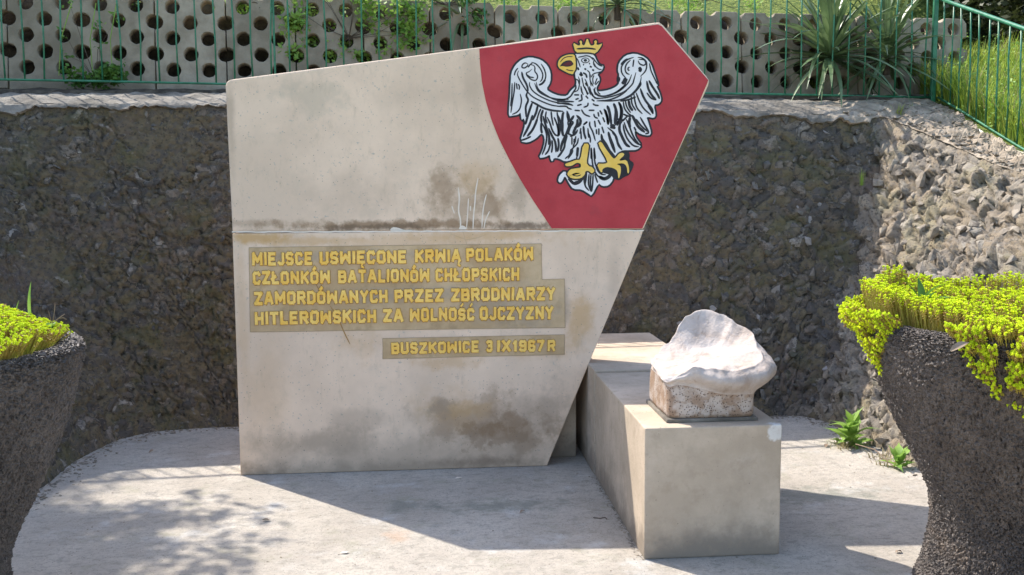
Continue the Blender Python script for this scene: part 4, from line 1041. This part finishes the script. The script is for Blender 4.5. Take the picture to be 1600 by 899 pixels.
cascade(158, 190, 2000, .31, RX, RY, RZ, .07)
cascade(213, 264, 5500, .36, RX, RY, RZ, .10)
cascade(255, 330, 2500, .16, RX, RY, RZ, .08)
sr = sedum('sedum', pts, 'lime yellow sedum covering the right planter and spilling over its rim in two clumps', .9, 5)
pts = []
for _ in range(9500):
    th = r.uniform(0, 2*math.pi); q = .575*math.sqrt(r.random()); x, y = LX-.01+q*math.cos(th), LY+q*math.sin(th)
    if (math.degrees(th)+20) % 360 < 70 and q > .525: continue
    hgt = .055+.055*(1-(q/.555)**3)+.02*math.sin(x*17+y*9); z0 = LZ-.03
    pts.append(((x, y, z0), (x+math.cos(th)*(.02*q+(.04 if q > .5 else 0))+r.gauss(0, .008), y+math.sin(th)*.02*q+r.gauss(0, .008), z0+hgt*r.uniform(.8, 1.1)+.02)))
sedum('sedum', pts, 'dense lime green sedum cushion filling the left planter below its rim', .85, 6)

# ------------------------------------------------------------------ leaves, blades, weeds
def blade(L, w, droop, fold=.25, n=7, mat=None, nm='leaf', lobes=0):
    """strap or lance leaf growing along +X, curling down; returns mesh"""
    V, Fc = [], []
    for i in range(n+1):
        t = i/n; x = L*t*(1-.25*abs(droop)*t); z = L*(.10*math.sin(t*2.4)-droop*t*t*.9)
        ww = w*(min(1, (t*6+.45)) if nm != 'leafb' else math.sin(math.pi*min(1, t*.95+.05))**.7)*(1-t**3.2)+.0004
        if lobes: ww *= (.55+.45*abs(math.sin(t*lobes*math.pi)))
        V += [(x, -ww, z+ww*fold), (x, 0, z), (x, ww, z+ww*fold)]
    for i in range(n):
        a = i*3; Fc += [(a, a+3, a+4, a+1), (a+1, a+4, a+5, a+2)]
    me = bpy.data.meshes.new('leaf'); me.from_pydata(V, [], Fc); me.materials.append(mat); me.polygons.foreach_set('use_smooth', [True]*len(Fc)); return me
def rosette(name, loc, n, meshes, label, cat, seed, elev=(5, 85), sc=(.8, 1.1), group=None, stem=None, part='leaf', rise=0):
    r = random.Random(seed); root = empty(name, loc, label, cat, group)
    if stem:
        V, Fc = tube_np([Vector(loc)+Vector((0, 0, -.05)), Vector(loc)+Vector((0, 0, stem))], [.03, .02], 8); meshobj('stem', V, Fc, M['bark'], root)
    for k in range(n):
        o = bpy.data.objects.new(part, meshes[k % len(meshes)]); S.collection.objects.link(o); o.parent = root
        f = (k+.5)/n; el = elev[0]+(elev[1]-elev[0])*f; az = k*137.5+r.uniform(-20, 20)
        o.rotation_euler = (r.uniform(-.25, .25), -math.radians(el+r.uniform(-6, 6)), math.radians(az)); s = r.uniform(*sc)
        o.scale = (s, s, s); o.location = (r.gauss(0, .012) if rise else 0, 0, (stem or 0)*(.55+.4*f)+rise*f)
    return root
yl = [blade(.70, .019, d, .35, 8, M['yucca']) for d in (-.02, .05, .14, .28, .5)]
yl2 = [yl[0], yl[1], yl[2], yl[0], yl[3], yl[1], yl[4]]
def ypos(px, py, y): p = at(px, py, 1, y); return p
p = ypos(1297, 82, 8.08); rosette('yucca', (p[0], p[1], p[2]-.12), 120, yl2, 'large yucca with long grey green strap leaves right of the shield tip', 'plant', 1, (-42, 84), (.85, 1.25), stem=.12)
p = ypos(1386, 84, 8.12); rosette('yucca', (p[0], p[1], p[2]-.12), 84, yl2, 'smaller yucca with drooping strap leaves just left of the fence corner post', 'plant', 2, (-50, 84), (.65, 1.05), stem=.12)
p = ypos(722, 22, 8.1); rosette('yucca', (p[0], p[1], p[2]-.1), 44, yl, 'narrow clump of yucca leaves above the left end of the red shield', 'plant', 3, (-75, 80), (.4, .7), stem=.1)
p = ypos(965, 2, 8.15); rosette('yucca', (p[0], p[1], p[2]-.1), 56, yl, 'yucca clump rising behind the panels above the shield tip', 'plant', 4, (-40, 85), (.55, .95), stem=.1)

def tuft(name, loc, n, L, w, label, seed, mat, spread=.06, lean=.5, cat='grass tuft'):
    r = random.Random(seed); V, Fc = [], []
    for _ in range(n):
        a = r.uniform(0, 6.28); b = Vector(loc)+Vector((math.cos(a), math.sin(a), 0))*r.uniform(0, spread); l = L*r.uniform(.5, 1.1)
        d = Vector((math.cos(a), math.sin(a), 0))*lean*r.uniform(.2, 1); s = Vector((-math.sin(a), math.cos(a), 0))*w
        i0 = len(V)
        for t in (0, .4, .75, 1): 
            q = b+Vector((0, 0, l*(t-.35*t*t*lean)))+d*l*t*t; k = (1-t**2)
            V += [tuple(q-s*k), tuple(q+s*k)]
        for j in range(3): Fc.append((i0+2*j, i0+2*j+1, i0+2*j+3, i0+2*j+2))
    o = meshobj(name, V, Fc, mat); return tag(o, label, cat)
p = at(1400, 182, 1, 7.6); tuft('grass_tuft', (p[0], p[1], p[2]-.03), 60, .15, .0028, 'bright grass tuft growing on the coping beside the corner of the wall', 1, M['grass'], .06)
p = at(1425, 168, 1, 7.75); tuft('grass_tuft', (p[0], p[1], p[2]-.04), 26, .09, .0025, 'small sparse grass tuft just right of the larger tuft on the coping', 2, M['grass'], .05)
p = at(1345, 290, 1, 7.0); tuft('grass_tuft', (p[0], p[1]-.02, p[2]), 14, .13, .002, 'thin grass blades sprouting from the shaded wall near its right corner', 3, M['grass_dk'], .02, .2)
p = at(1318, 700, 2, 0); tuft('grass_tuft', (p[0], p[1], 0), 60, .07, .003, 'flat dry grass wisps on the paving left of the weeds', 4, M['straw'], .10, 1.1)
p = at(1385, 722, 2, 0); tuft('grass_tuft', (p[0], p[1], 0), 60, .08, .003, 'flat dry grass wisps between the two weeds at the wall foot', 5, M['straw'], .12, 1.1)

dl = [blade(.17, .034, d, .3, 12, M['leaf_br'], 'leafb', lobes=2.5) for d in (.05, .3, .55)]
p = at(1333, 700, 2, 0); rosette('weed', (p[0], p[1]+.04, .0), 26, dl, 'taller toothed green weed at the foot of the sunlit wall', 'weed', 5, (0, 75), (.55, 1.15), rise=.10)
p = at(1405, 733, 2, 0); rosette('weed', (p[0], p[1]+.02, 0), 14, dl, 'shorter bright green weed beside the right planter foot', 'weed', 6, (10, 80), (.5, .9), rise=.04)
p = at(1340, 712, 2, 0); q_ = at(1400, 735, 2, 0)
V, Fc = tube_np([(p[0], p[1]+.03, .06), ((p[0]+q_[0])/2, (p[1]+q_[1])/2+.02, .07), (q_[0], q_[1]+.02, .01)], .003, 5); o = meshobj('runner_stem', V, Fc, M['twig']); tag(o, 'thin brown runner stem between the two weeds', 'stem')
# small leafy plants and blades in the planters
p = at(1440, 480, 2, RZ+.04); rosette('weed', tuple(p), 7, [blade(.15, .019, d, .3, 9, M['leaf'], 'leafb') for d in (.1, .35)], 'broad leaved weed seedling standing in the right planter sedum', 'weed', 8, (20, 75), (.6, 1.0))
bl = blade(.17, .005, .02, .3, 7, M['leaf_br'])
for px, L, e, lb in ((50, 1.0, 86, 'tall upright bright grass blade in the left planter'), (8, .85, 100, 'leaning grass blade at the left border of the photo in the left planter'), (24, .6, 78, 'short grass blade between two taller ones in the left planter')):
    p = at(px, 512, 2, LZ+.02); o = bpy.data.objects.new('grass_plant', bl); S.collection.objects.link(o); o.location = p
    o.rotation_euler = (math.radians(80), -math.radians(e), 0); o.scale = (L, L*1.3, L*1.3); tag(o, lb, 'grass')
p = at(80, 515, 2, LZ+.02); tw = empty('dry_seedling', tuple(p), 'dry reddish twig seedling at the right end of the left sedum cushion', 'plant')
for a, b in (((0, 0, 0), (.018, 0, .09)), ((0, 0, 0), (-.006, 0, .065)), ((.004, 0, .02), (.05, 0, .055)), ((.03, 0, .04), (.055, 0, .035))):
    V, Fc = tube_np([Vector(p)+Vector(a), Vector(p)+(Vector(a)+Vector(b))/2+Vector((.003, 0, .004)), Vector(p)+Vector(b)], .0016, 5); meshobj('twig', V, Fc, M['twig'], tw)
for k in range(5):
    o = bpy.data.objects.new('leaf', dl[0]); S.collection.objects.link(o); o.parent = tw; o.rotation_euler = (0, -.7, k*1.3); o.scale = (.25, .3, .3)
# dry leaf on the right rim
p = at(1485, 549, 1, RY-.60); o = bpy.data.objects.new('dry_leaf', blade(.085, .012, .1, .5, 6, M['twig'], 'leafb')); S.collection.objects.link(o); o.location = p; o.rotation_euler = (.6, -.3, .3)
tag(o, 'curled brown leaf caught on the front rim of the right planter', 'leaf')

# ------------------------------------------------------------------ grass on the hillside (uncountable)
def meadow(name, n, region, L0, L1, w, mats, seed, label):
    r = random.Random(seed); V, Fc, mi = [], [], []
    for _ in range(n):
        x, y = region(r); z = hz(x, y, None)
        if z is None: continue
        a = r.uniform(0, 6.28); l = r.uniform(L0, L1); ln = r.uniform(.1, .5)*l; s = Vector((-math.sin(a), math.cos(a), 0))*w*r.uniform(.7, 1.4)
        b = Vector((x, y, z-.02)); i0 = len(V)
        m1 = b+Vector((math.cos(a)*ln*.3, math.sin(a)*ln*.3, l*.6)); m2 = b+Vector((math.cos(a)*ln, math.sin(a)*ln, l))
        V += [tuple(b-s), tuple(b+s), tuple(m1+s*.8), tuple(m1-s*.8), tuple(m2)]
        Fc += [(i0, i0+1, i0+2, i0+3), (i0+3, i0+2, i0+4)]; k = 0 if r.random() < .6 else (1 if r.random() < .8 else 2); mi += [k, k]
    o = meshobj(name, V, Fc, mats, None, False, mi); return tag(o, label, 'grass', None, 'stuff')
GM = [M['grass'], M['grass_dk'], M['straw']]
dE = (KE-KC)[:2]; dE = dE/np.linalg.norm(dE); nE = np.array([-dE[1], dE[0]]);
if nE[0] < 0: nE = -nE
def reg_side(r):
    s = r.uniform(-.9, 2.6); d = .06+5.0*r.random()**1.5; p = KC[:2]+dE*s+nE*d; return p[0], p[1]
meadow('meadow_grass', 42000, reg_side, .12, .34, .0045, GM, 1, 'tall sunlit grass on the slope behind the right fence')
dP = dirv[:2]/L; nP = np.array([-dP[1], dP[0]])
def reg_back(r):
    p = PA[:2]+dP*r.uniform(-.5, L+.3)+nP*(.30+4.5*r.random()**1.7); return p[0], p[1]
meadow('terrace_grass', 42000, reg_back, .06, .19, .005, GM, 2, 'sunlit grass on the terrace just above the perforated panels')

V, Fc = [], []; r = random.Random(71)
def leafbit(p, s):
    a = Vector((r.gauss(0, 1), r.gauss(0, 1), r.gauss(0, .5))).normalized(); b = a.cross(Vector((r.gauss(0, 1), r.gauss(0, 1), 1))).normalized(); i0 = len(V)
    V.extend([tuple(p), tuple(p+a*s*.5+b*s*.3), tuple(p+a*s), tuple(p+a*s*.5-b*s*.3)]); Fc.append((i0, i0+1, i0+2, i0+3))
for k in range(1500):
    x, y = reg_side(r) if k % 3 else reg_back(r); z = hz(x, y, None)
    if z is None: continue
    h = r.uniform(.08, .34) if k % 3 else r.uniform(.04, .16)
    for q in range(16): leafbit(Vector((x+r.gauss(0, .03), y+r.gauss(0, .03), z+h*r.uniform(.3, 1.1))), r.uniform(.012, .034))
o = meshobj('leafy_herbs', V, Fc, M['leaf_br']); tag(o, 'small leafy herbs mixed into the sunlit grass of the slope', 'herbs', None, 'stuff')
# ------------------------------------------------------------------ shrubs and vines
def leafcloud(V, Fc, c, rad, n, s, r, flat=1):
    for _ in range(n):
        d = Vector((r.gauss(0, 1), r.gauss(0, 1), r.gauss(0, 1))).normalized(); p = Vector(c)+Vector((d.x*rad[0], d.y*rad[1], d.z*rad[2]))*(r.random()**.4)
        a = Vector((r.gauss(0, 1), r.gauss(0, 1), r.gauss(0, .6))).normalized(); b = a.cross(Vector((r.gauss(0, 1), r.gauss(0, 1), r.gauss(0, 1)))).normalized()
        l = s*r.uniform(.6, 1.3); i0 = len(V); V += [tuple(p), tuple(p+a*l*.5+b*l*.3), tuple(p+a*l), tuple(p+a*l*.5-b*l*.3)]; Fc.append((i0, i0+1, i0+2, i0+3))
def shrub(name, base, clumps, label, seed, mat, leaf=.04, cat='shrub', branch=.012):
    r = random.Random(seed); root = empty(name, base, label, cat); V, Fc, BV_, BF = [], [], [], []
    for c, rad, n in clumps:
        c = Vector(base)+Vector(c); leafcloud(V, Fc, c, rad, n, leaf, r)
        mid = (Vector(base)+c)/2+Vector((r.gauss(0, .04), r.gauss(0, .04), r.gauss(0, .03))); tube_np([base, mid, c], [branch, branch*.7, branch*.35], 5, BV_, BF)
    meshobj('branches', BV_, BF, M['bark'], root); meshobj('foliage', V, Fc, mat, root); return root
def hang(px, py, y): return tuple(at(px, py, 1, y))
# trailing vine at the left, its leaves heaped at the fence foot
base = np.array(hang(150, 128, 7.62)); cl = []; r = random.Random(9)
for k in range(14): cl.append(((r.uniform(-.2, .2), r.uniform(-.03, .05), r.uniform(-.02, .10)), (.07, .05, .05), 60))
for k in range(7): cl.append(((r.uniform(-.26, .22), .03, .12+.07*k), (.05, .03, .05), 9))
vine = shrub('trailing_vine', tuple(base), cl, 'green leafy vine heaped at the fence foot left of the stele', 3, M['leaf'], .038, 'plant', .003)
for px0, px1 in ((92, 112), (145, 150), (176, 182)):
    a = np.array(hang(px0, 118, 7.6)); b = np.array(hang(px1, 5, 7.6)); m_ = (a+b)/2+np.array([-.03, 0, .0])
    V, Fc = tube_np([a, m_, b], .0035, 5); meshobj('stem', V, Fc, M['leaf_br'], vine)
base = np.array(hang(545, 60, 7.95)); cl = []
for k in range(26): cl.append(((r.uniform(-.42, .5), r.uniform(-.05, .12), r.uniform(-.22, .42)), (.13, .08, .11), 90))
shrub('rose_bush', tuple(base), cl, 'loose leafy bush with thin stems in front of the panels above the slab centre', 4, M['leaf_br'], .046, branch=.003)
base = np.array(hang(700, 8, 8.0)); cl = [((r.uniform(-.45, .4), r.uniform(0, .12), r.uniform(-.10, .30)), (.12, .08, .08), 60) for k in range(14)]
shrub('leafy_bush', tuple(base), cl, 'loose green bush at the top border left of the red shield', 15, M['leaf'], .04, branch=.003)
base = np.array(hang(850, -2, 8.25)); cl = [((r.uniform(-.45, .5), r.uniform(0, .12), r.uniform(-.05, .22)), (.12, .08, .06), 55) for k in range(12)]
shrub('leafy_bush', tuple(base), cl, 'low bright bush on the terrace above the crown of the eagle', 16, M['leaf_br'], .034, branch=.003)
base = np.array(hang(1110, 0, 8.5)); cl = [((r.uniform(-.4, .4), r.uniform(0, .12), r.uniform(-.05, .18)), (.12, .08, .06), 55) for k in range(10)]
shrub('leafy_bush', tuple(base), cl, 'low bright bush on the terrace right of the shield tip', 17, M['leaf_br'], .034, branch=.003)
base = np.array(hang(420, 12, 7.95)); cl = [((r.uniform(-.35, .3), .05, r.uniform(-.05, .25)), (.12, .07, .08), 70) for k in range(14)]
shrub('leafy_bush', tuple(base), cl, 'small bright green bush at the top border above the slab left corner', 5, M['leaf_br'], .034, branch=.004)
base = np.array(hang(235, -6, 7.95)); cl = [((r.uniform(-.5, .5), .05, r.uniform(-.03, .25)), (.12, .07, .06), 55) for k in range(14)]
shrub('leafy_bush', tuple(base), cl, 'sparse green bush at the top border above the leftmost panels', 6, M['leaf'], .034, branch=.004)
# dark shrubs in shade up the slope at the right, and a belt behind everything
r = random.Random(31); k = 0
spots = []
for px_, py_ in ((1545, 58), (1600, 84), (1490, 18), (1680, 110), (1400, 2)):
    d_ = Vector(Fw+Rt*(px_-800)/F_PX-Up*(py_-449.5)/F_PX).normalized(); h_ = BV.ray_cast(Vector(CP), d_)[0]
    if h_: spots.append((h_.x+.3, h_.y+.35, .75, 1.5)); print('shrub', h_)
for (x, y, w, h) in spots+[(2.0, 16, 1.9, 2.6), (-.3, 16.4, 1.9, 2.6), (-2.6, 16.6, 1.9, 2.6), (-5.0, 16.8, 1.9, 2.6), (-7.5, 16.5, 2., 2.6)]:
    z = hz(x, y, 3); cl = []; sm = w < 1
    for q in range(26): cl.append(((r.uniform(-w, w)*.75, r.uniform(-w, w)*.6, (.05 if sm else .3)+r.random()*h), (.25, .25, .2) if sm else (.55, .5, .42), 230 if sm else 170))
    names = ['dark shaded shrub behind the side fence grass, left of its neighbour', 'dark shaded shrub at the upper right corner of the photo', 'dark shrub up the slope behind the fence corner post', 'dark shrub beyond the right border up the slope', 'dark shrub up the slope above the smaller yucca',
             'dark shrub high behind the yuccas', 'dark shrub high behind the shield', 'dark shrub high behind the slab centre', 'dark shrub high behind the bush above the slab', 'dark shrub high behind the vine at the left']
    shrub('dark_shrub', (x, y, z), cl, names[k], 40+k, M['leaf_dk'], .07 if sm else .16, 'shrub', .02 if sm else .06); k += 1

# tree up the bank at the left : its boughs throw the dappled shade on the paving
tree = empty('broadleaf_tree', (-7.0, 9.6, hz(-7.0, 9.6, 2.6)-.1), 'leafy tree on the bank left of the picture whose boughs shade the paving', 'tree')
tb = Vector(tree.location); V, Fc = tube_np([tb, tb+Vector((.15, -.1, 1.5)), tb+Vector((.5, -.4, 3.0)), tb+Vector((.8, -.5, 5.0)), tb+Vector((.9, -.5, 6.6))], [.17, .14, .12, .08, .03], 10)
r = random.Random(77); LV, LF = [], []
def bough(a, b, nl, rad=.03, spread=.3, leaf=.085):
    a, b = Vector(a), Vector(b); m_ = (a+b)/2+Vector((0, 0, .25)); tube_np([a, m_, b], [rad*1.6, rad, rad*.3], 6, V, Fc)
    for _ in range(nl):
        t = r.uniform(.45, 1.08); c = a*(1-t)**2+m_*2*t*(1-t)+b*t*t if t <= 1 else b; c = c+Vector((r.gauss(0, spread*.7), r.gauss(0, spread*.7), r.gauss(0, spread*.5)))
        leafcloud(LV, LF, c, (.13, .13, .07), 5, leaf, r)
sd3 = Vector(SUN)/SUN.z
def over(px, py, h): g_ = at(px, py, 2, 0); return Vector(g_)+sd3*h
for (px, py, h, n, sp) in ((110, 812, 4.5, 46, .17), (220, 800, 4.6, 40, .14), (300, 775, 4.5, 16, .08), (330, 808, 4.4, 40, .12), (150, 850, 4.3, 60, .17), (270, 848, 4.3, 34, .12), (60, 862, 4.4, 50, .18), (350, 872, 4.2, 34, .12), (430, 800, 4.5, 12, .08), (470, 845, 4.3, 12, .08), (210, 895, 4.2, 44, .16), (60, 930, 4.2, 50, .2), (380, 930, 4.1, 34, .16)):
    bough(tb+Vector((.6, -.45, 3.4+r.random())), over(px, py, h), int(n*1.15), .02, sp*.85, .08)
for _ in range(34):
    a = r.uniform(0, 6.28); d = Vector((math.cos(a), math.sin(a), 0)); e = tb+Vector((.7, -.4, 3.6))+d*r.uniform(1.2, 2.4)+Vector((0, 0, r.uniform(0, 3.0)))
    if e.x > -7.0: e.x = -7.0-r.random()
    bough(tb+Vector((.6, -.4, r.uniform(3, 5.5))), e, 60, .025, .4, .1)
meshobj('trunk', V, Fc, M['bark'], tree, True); meshobj('crown', LV, LF, M['leaf'], tree)

# ------------------------------------------------------------------ crumbs and small debris on the paving (uncountable)
r = random.Random(5); V, Fc = [], []
def crumb(x, y, s, z=0):
    cv, cf = r.choice(CH); b = len(V); m_ = Matrix.Translation((x, y, z+s*.25)) @ Matrix.Rotation(r.uniform(0, 6.28), 4, 'Z') @ Matrix.Diagonal((s*r.uniform(.8, 1.6), s, s*.6, 1))
    V.extend(tuple(m_ @ Vector(c)) for c in cv); Fc.extend(tuple(b+q for q in f) for f in cf)
for _ in range(700): crumb(r.uniform(-2, 3), r.uniform(3.2, 6.4), .002+.005*r.random()**3)
for _ in range(1500):
    i = r.randint(sum(nn[:2]), sum(nn[:14])); p = Bs[i]; c = Vector((.3, 5, 0))-Vector(p); c.z = 0; c.normalize(); q = Vector(p)+c*abs(r.gauss(0, .07)); crumb(q.x, q.y, .004+.012*r.random()**2)
for _ in range(260): crumb(BX0-abs(r.gauss(0, .012)), r.uniform(BY0, BY1), .003+.005*r.random()**2)
o = meshobj('crumbs', V, Fc, M['stone_p']); tag(o, 'scattered grit and stone crumbs along the wall foot and on the paving', 'grit', None, 'stuff')
for (px, py, s, lb) in ((716, 748, .016, 'small white stone chip on the paving before the slab foot'), (538, 865, .016, 'pale stone chip on the sunlit paving at the bottom'), (1398, 162, .02, 'small white stone lying under the fence at the right')):
    cv, cf = CH[3]; z = 0 if py > 500 else None
    p = at(px, py, 2, 0) if z == 0 else at(1366, 150, 1, 7.86)
    me = bpy.data.meshes.new('stone_chip'); me.from_pydata([(a*s*1.4, b*s, c*s*.5) for a, b, c in cv.tolist()], [], cf); o = link('stone_chip', me, None, [M['lime']]); o.location = (p[0], p[1], p[2]+s*.25); tag(o, lb, 'stone')
r = random.Random(12)
for k, (px_, py_, lb_) in enumerate(((410, 815, 'just outside the slab shadow'), (820, 800, 'in the slab shadow'), (1290, 700, 'left of the larger weed'), (240, 705, 'near the left wall foot'), (1400, 865, 'between block and right planter'))):
    me = blade(r.uniform(.03, .05), r.uniform(.008, .014), r.uniform(-.3, .4), .5, 5, M['twig'], 'leafb'); o = link('dry_leaf', me)
    g_ = at(px_, py_, 2, 0); o.location = (g_[0], g_[1], .006); o.rotation_euler = (r.uniform(-.4, .4), 0, r.uniform(0, 6.28))
    tag(o, 'small curled dry leaf on the paving '+lb_, 'leaf', 'dry leaves scattered on the paving')
# bent twig by the block
p = at(938, 812, 2, 0); V, Fc = tube_np([(p[0]-.03, p[1]+.02, .004), (p[0], p[1], .006), (p[0]+.025, p[1]+.018, .004), (p[0]+.03, p[1]-.01, .004)], .0025, 5)
tag(meshobj('twig', V, Fc, M['bark']), 'small bent dark twig on the shaded paving left of the block', 'twig')
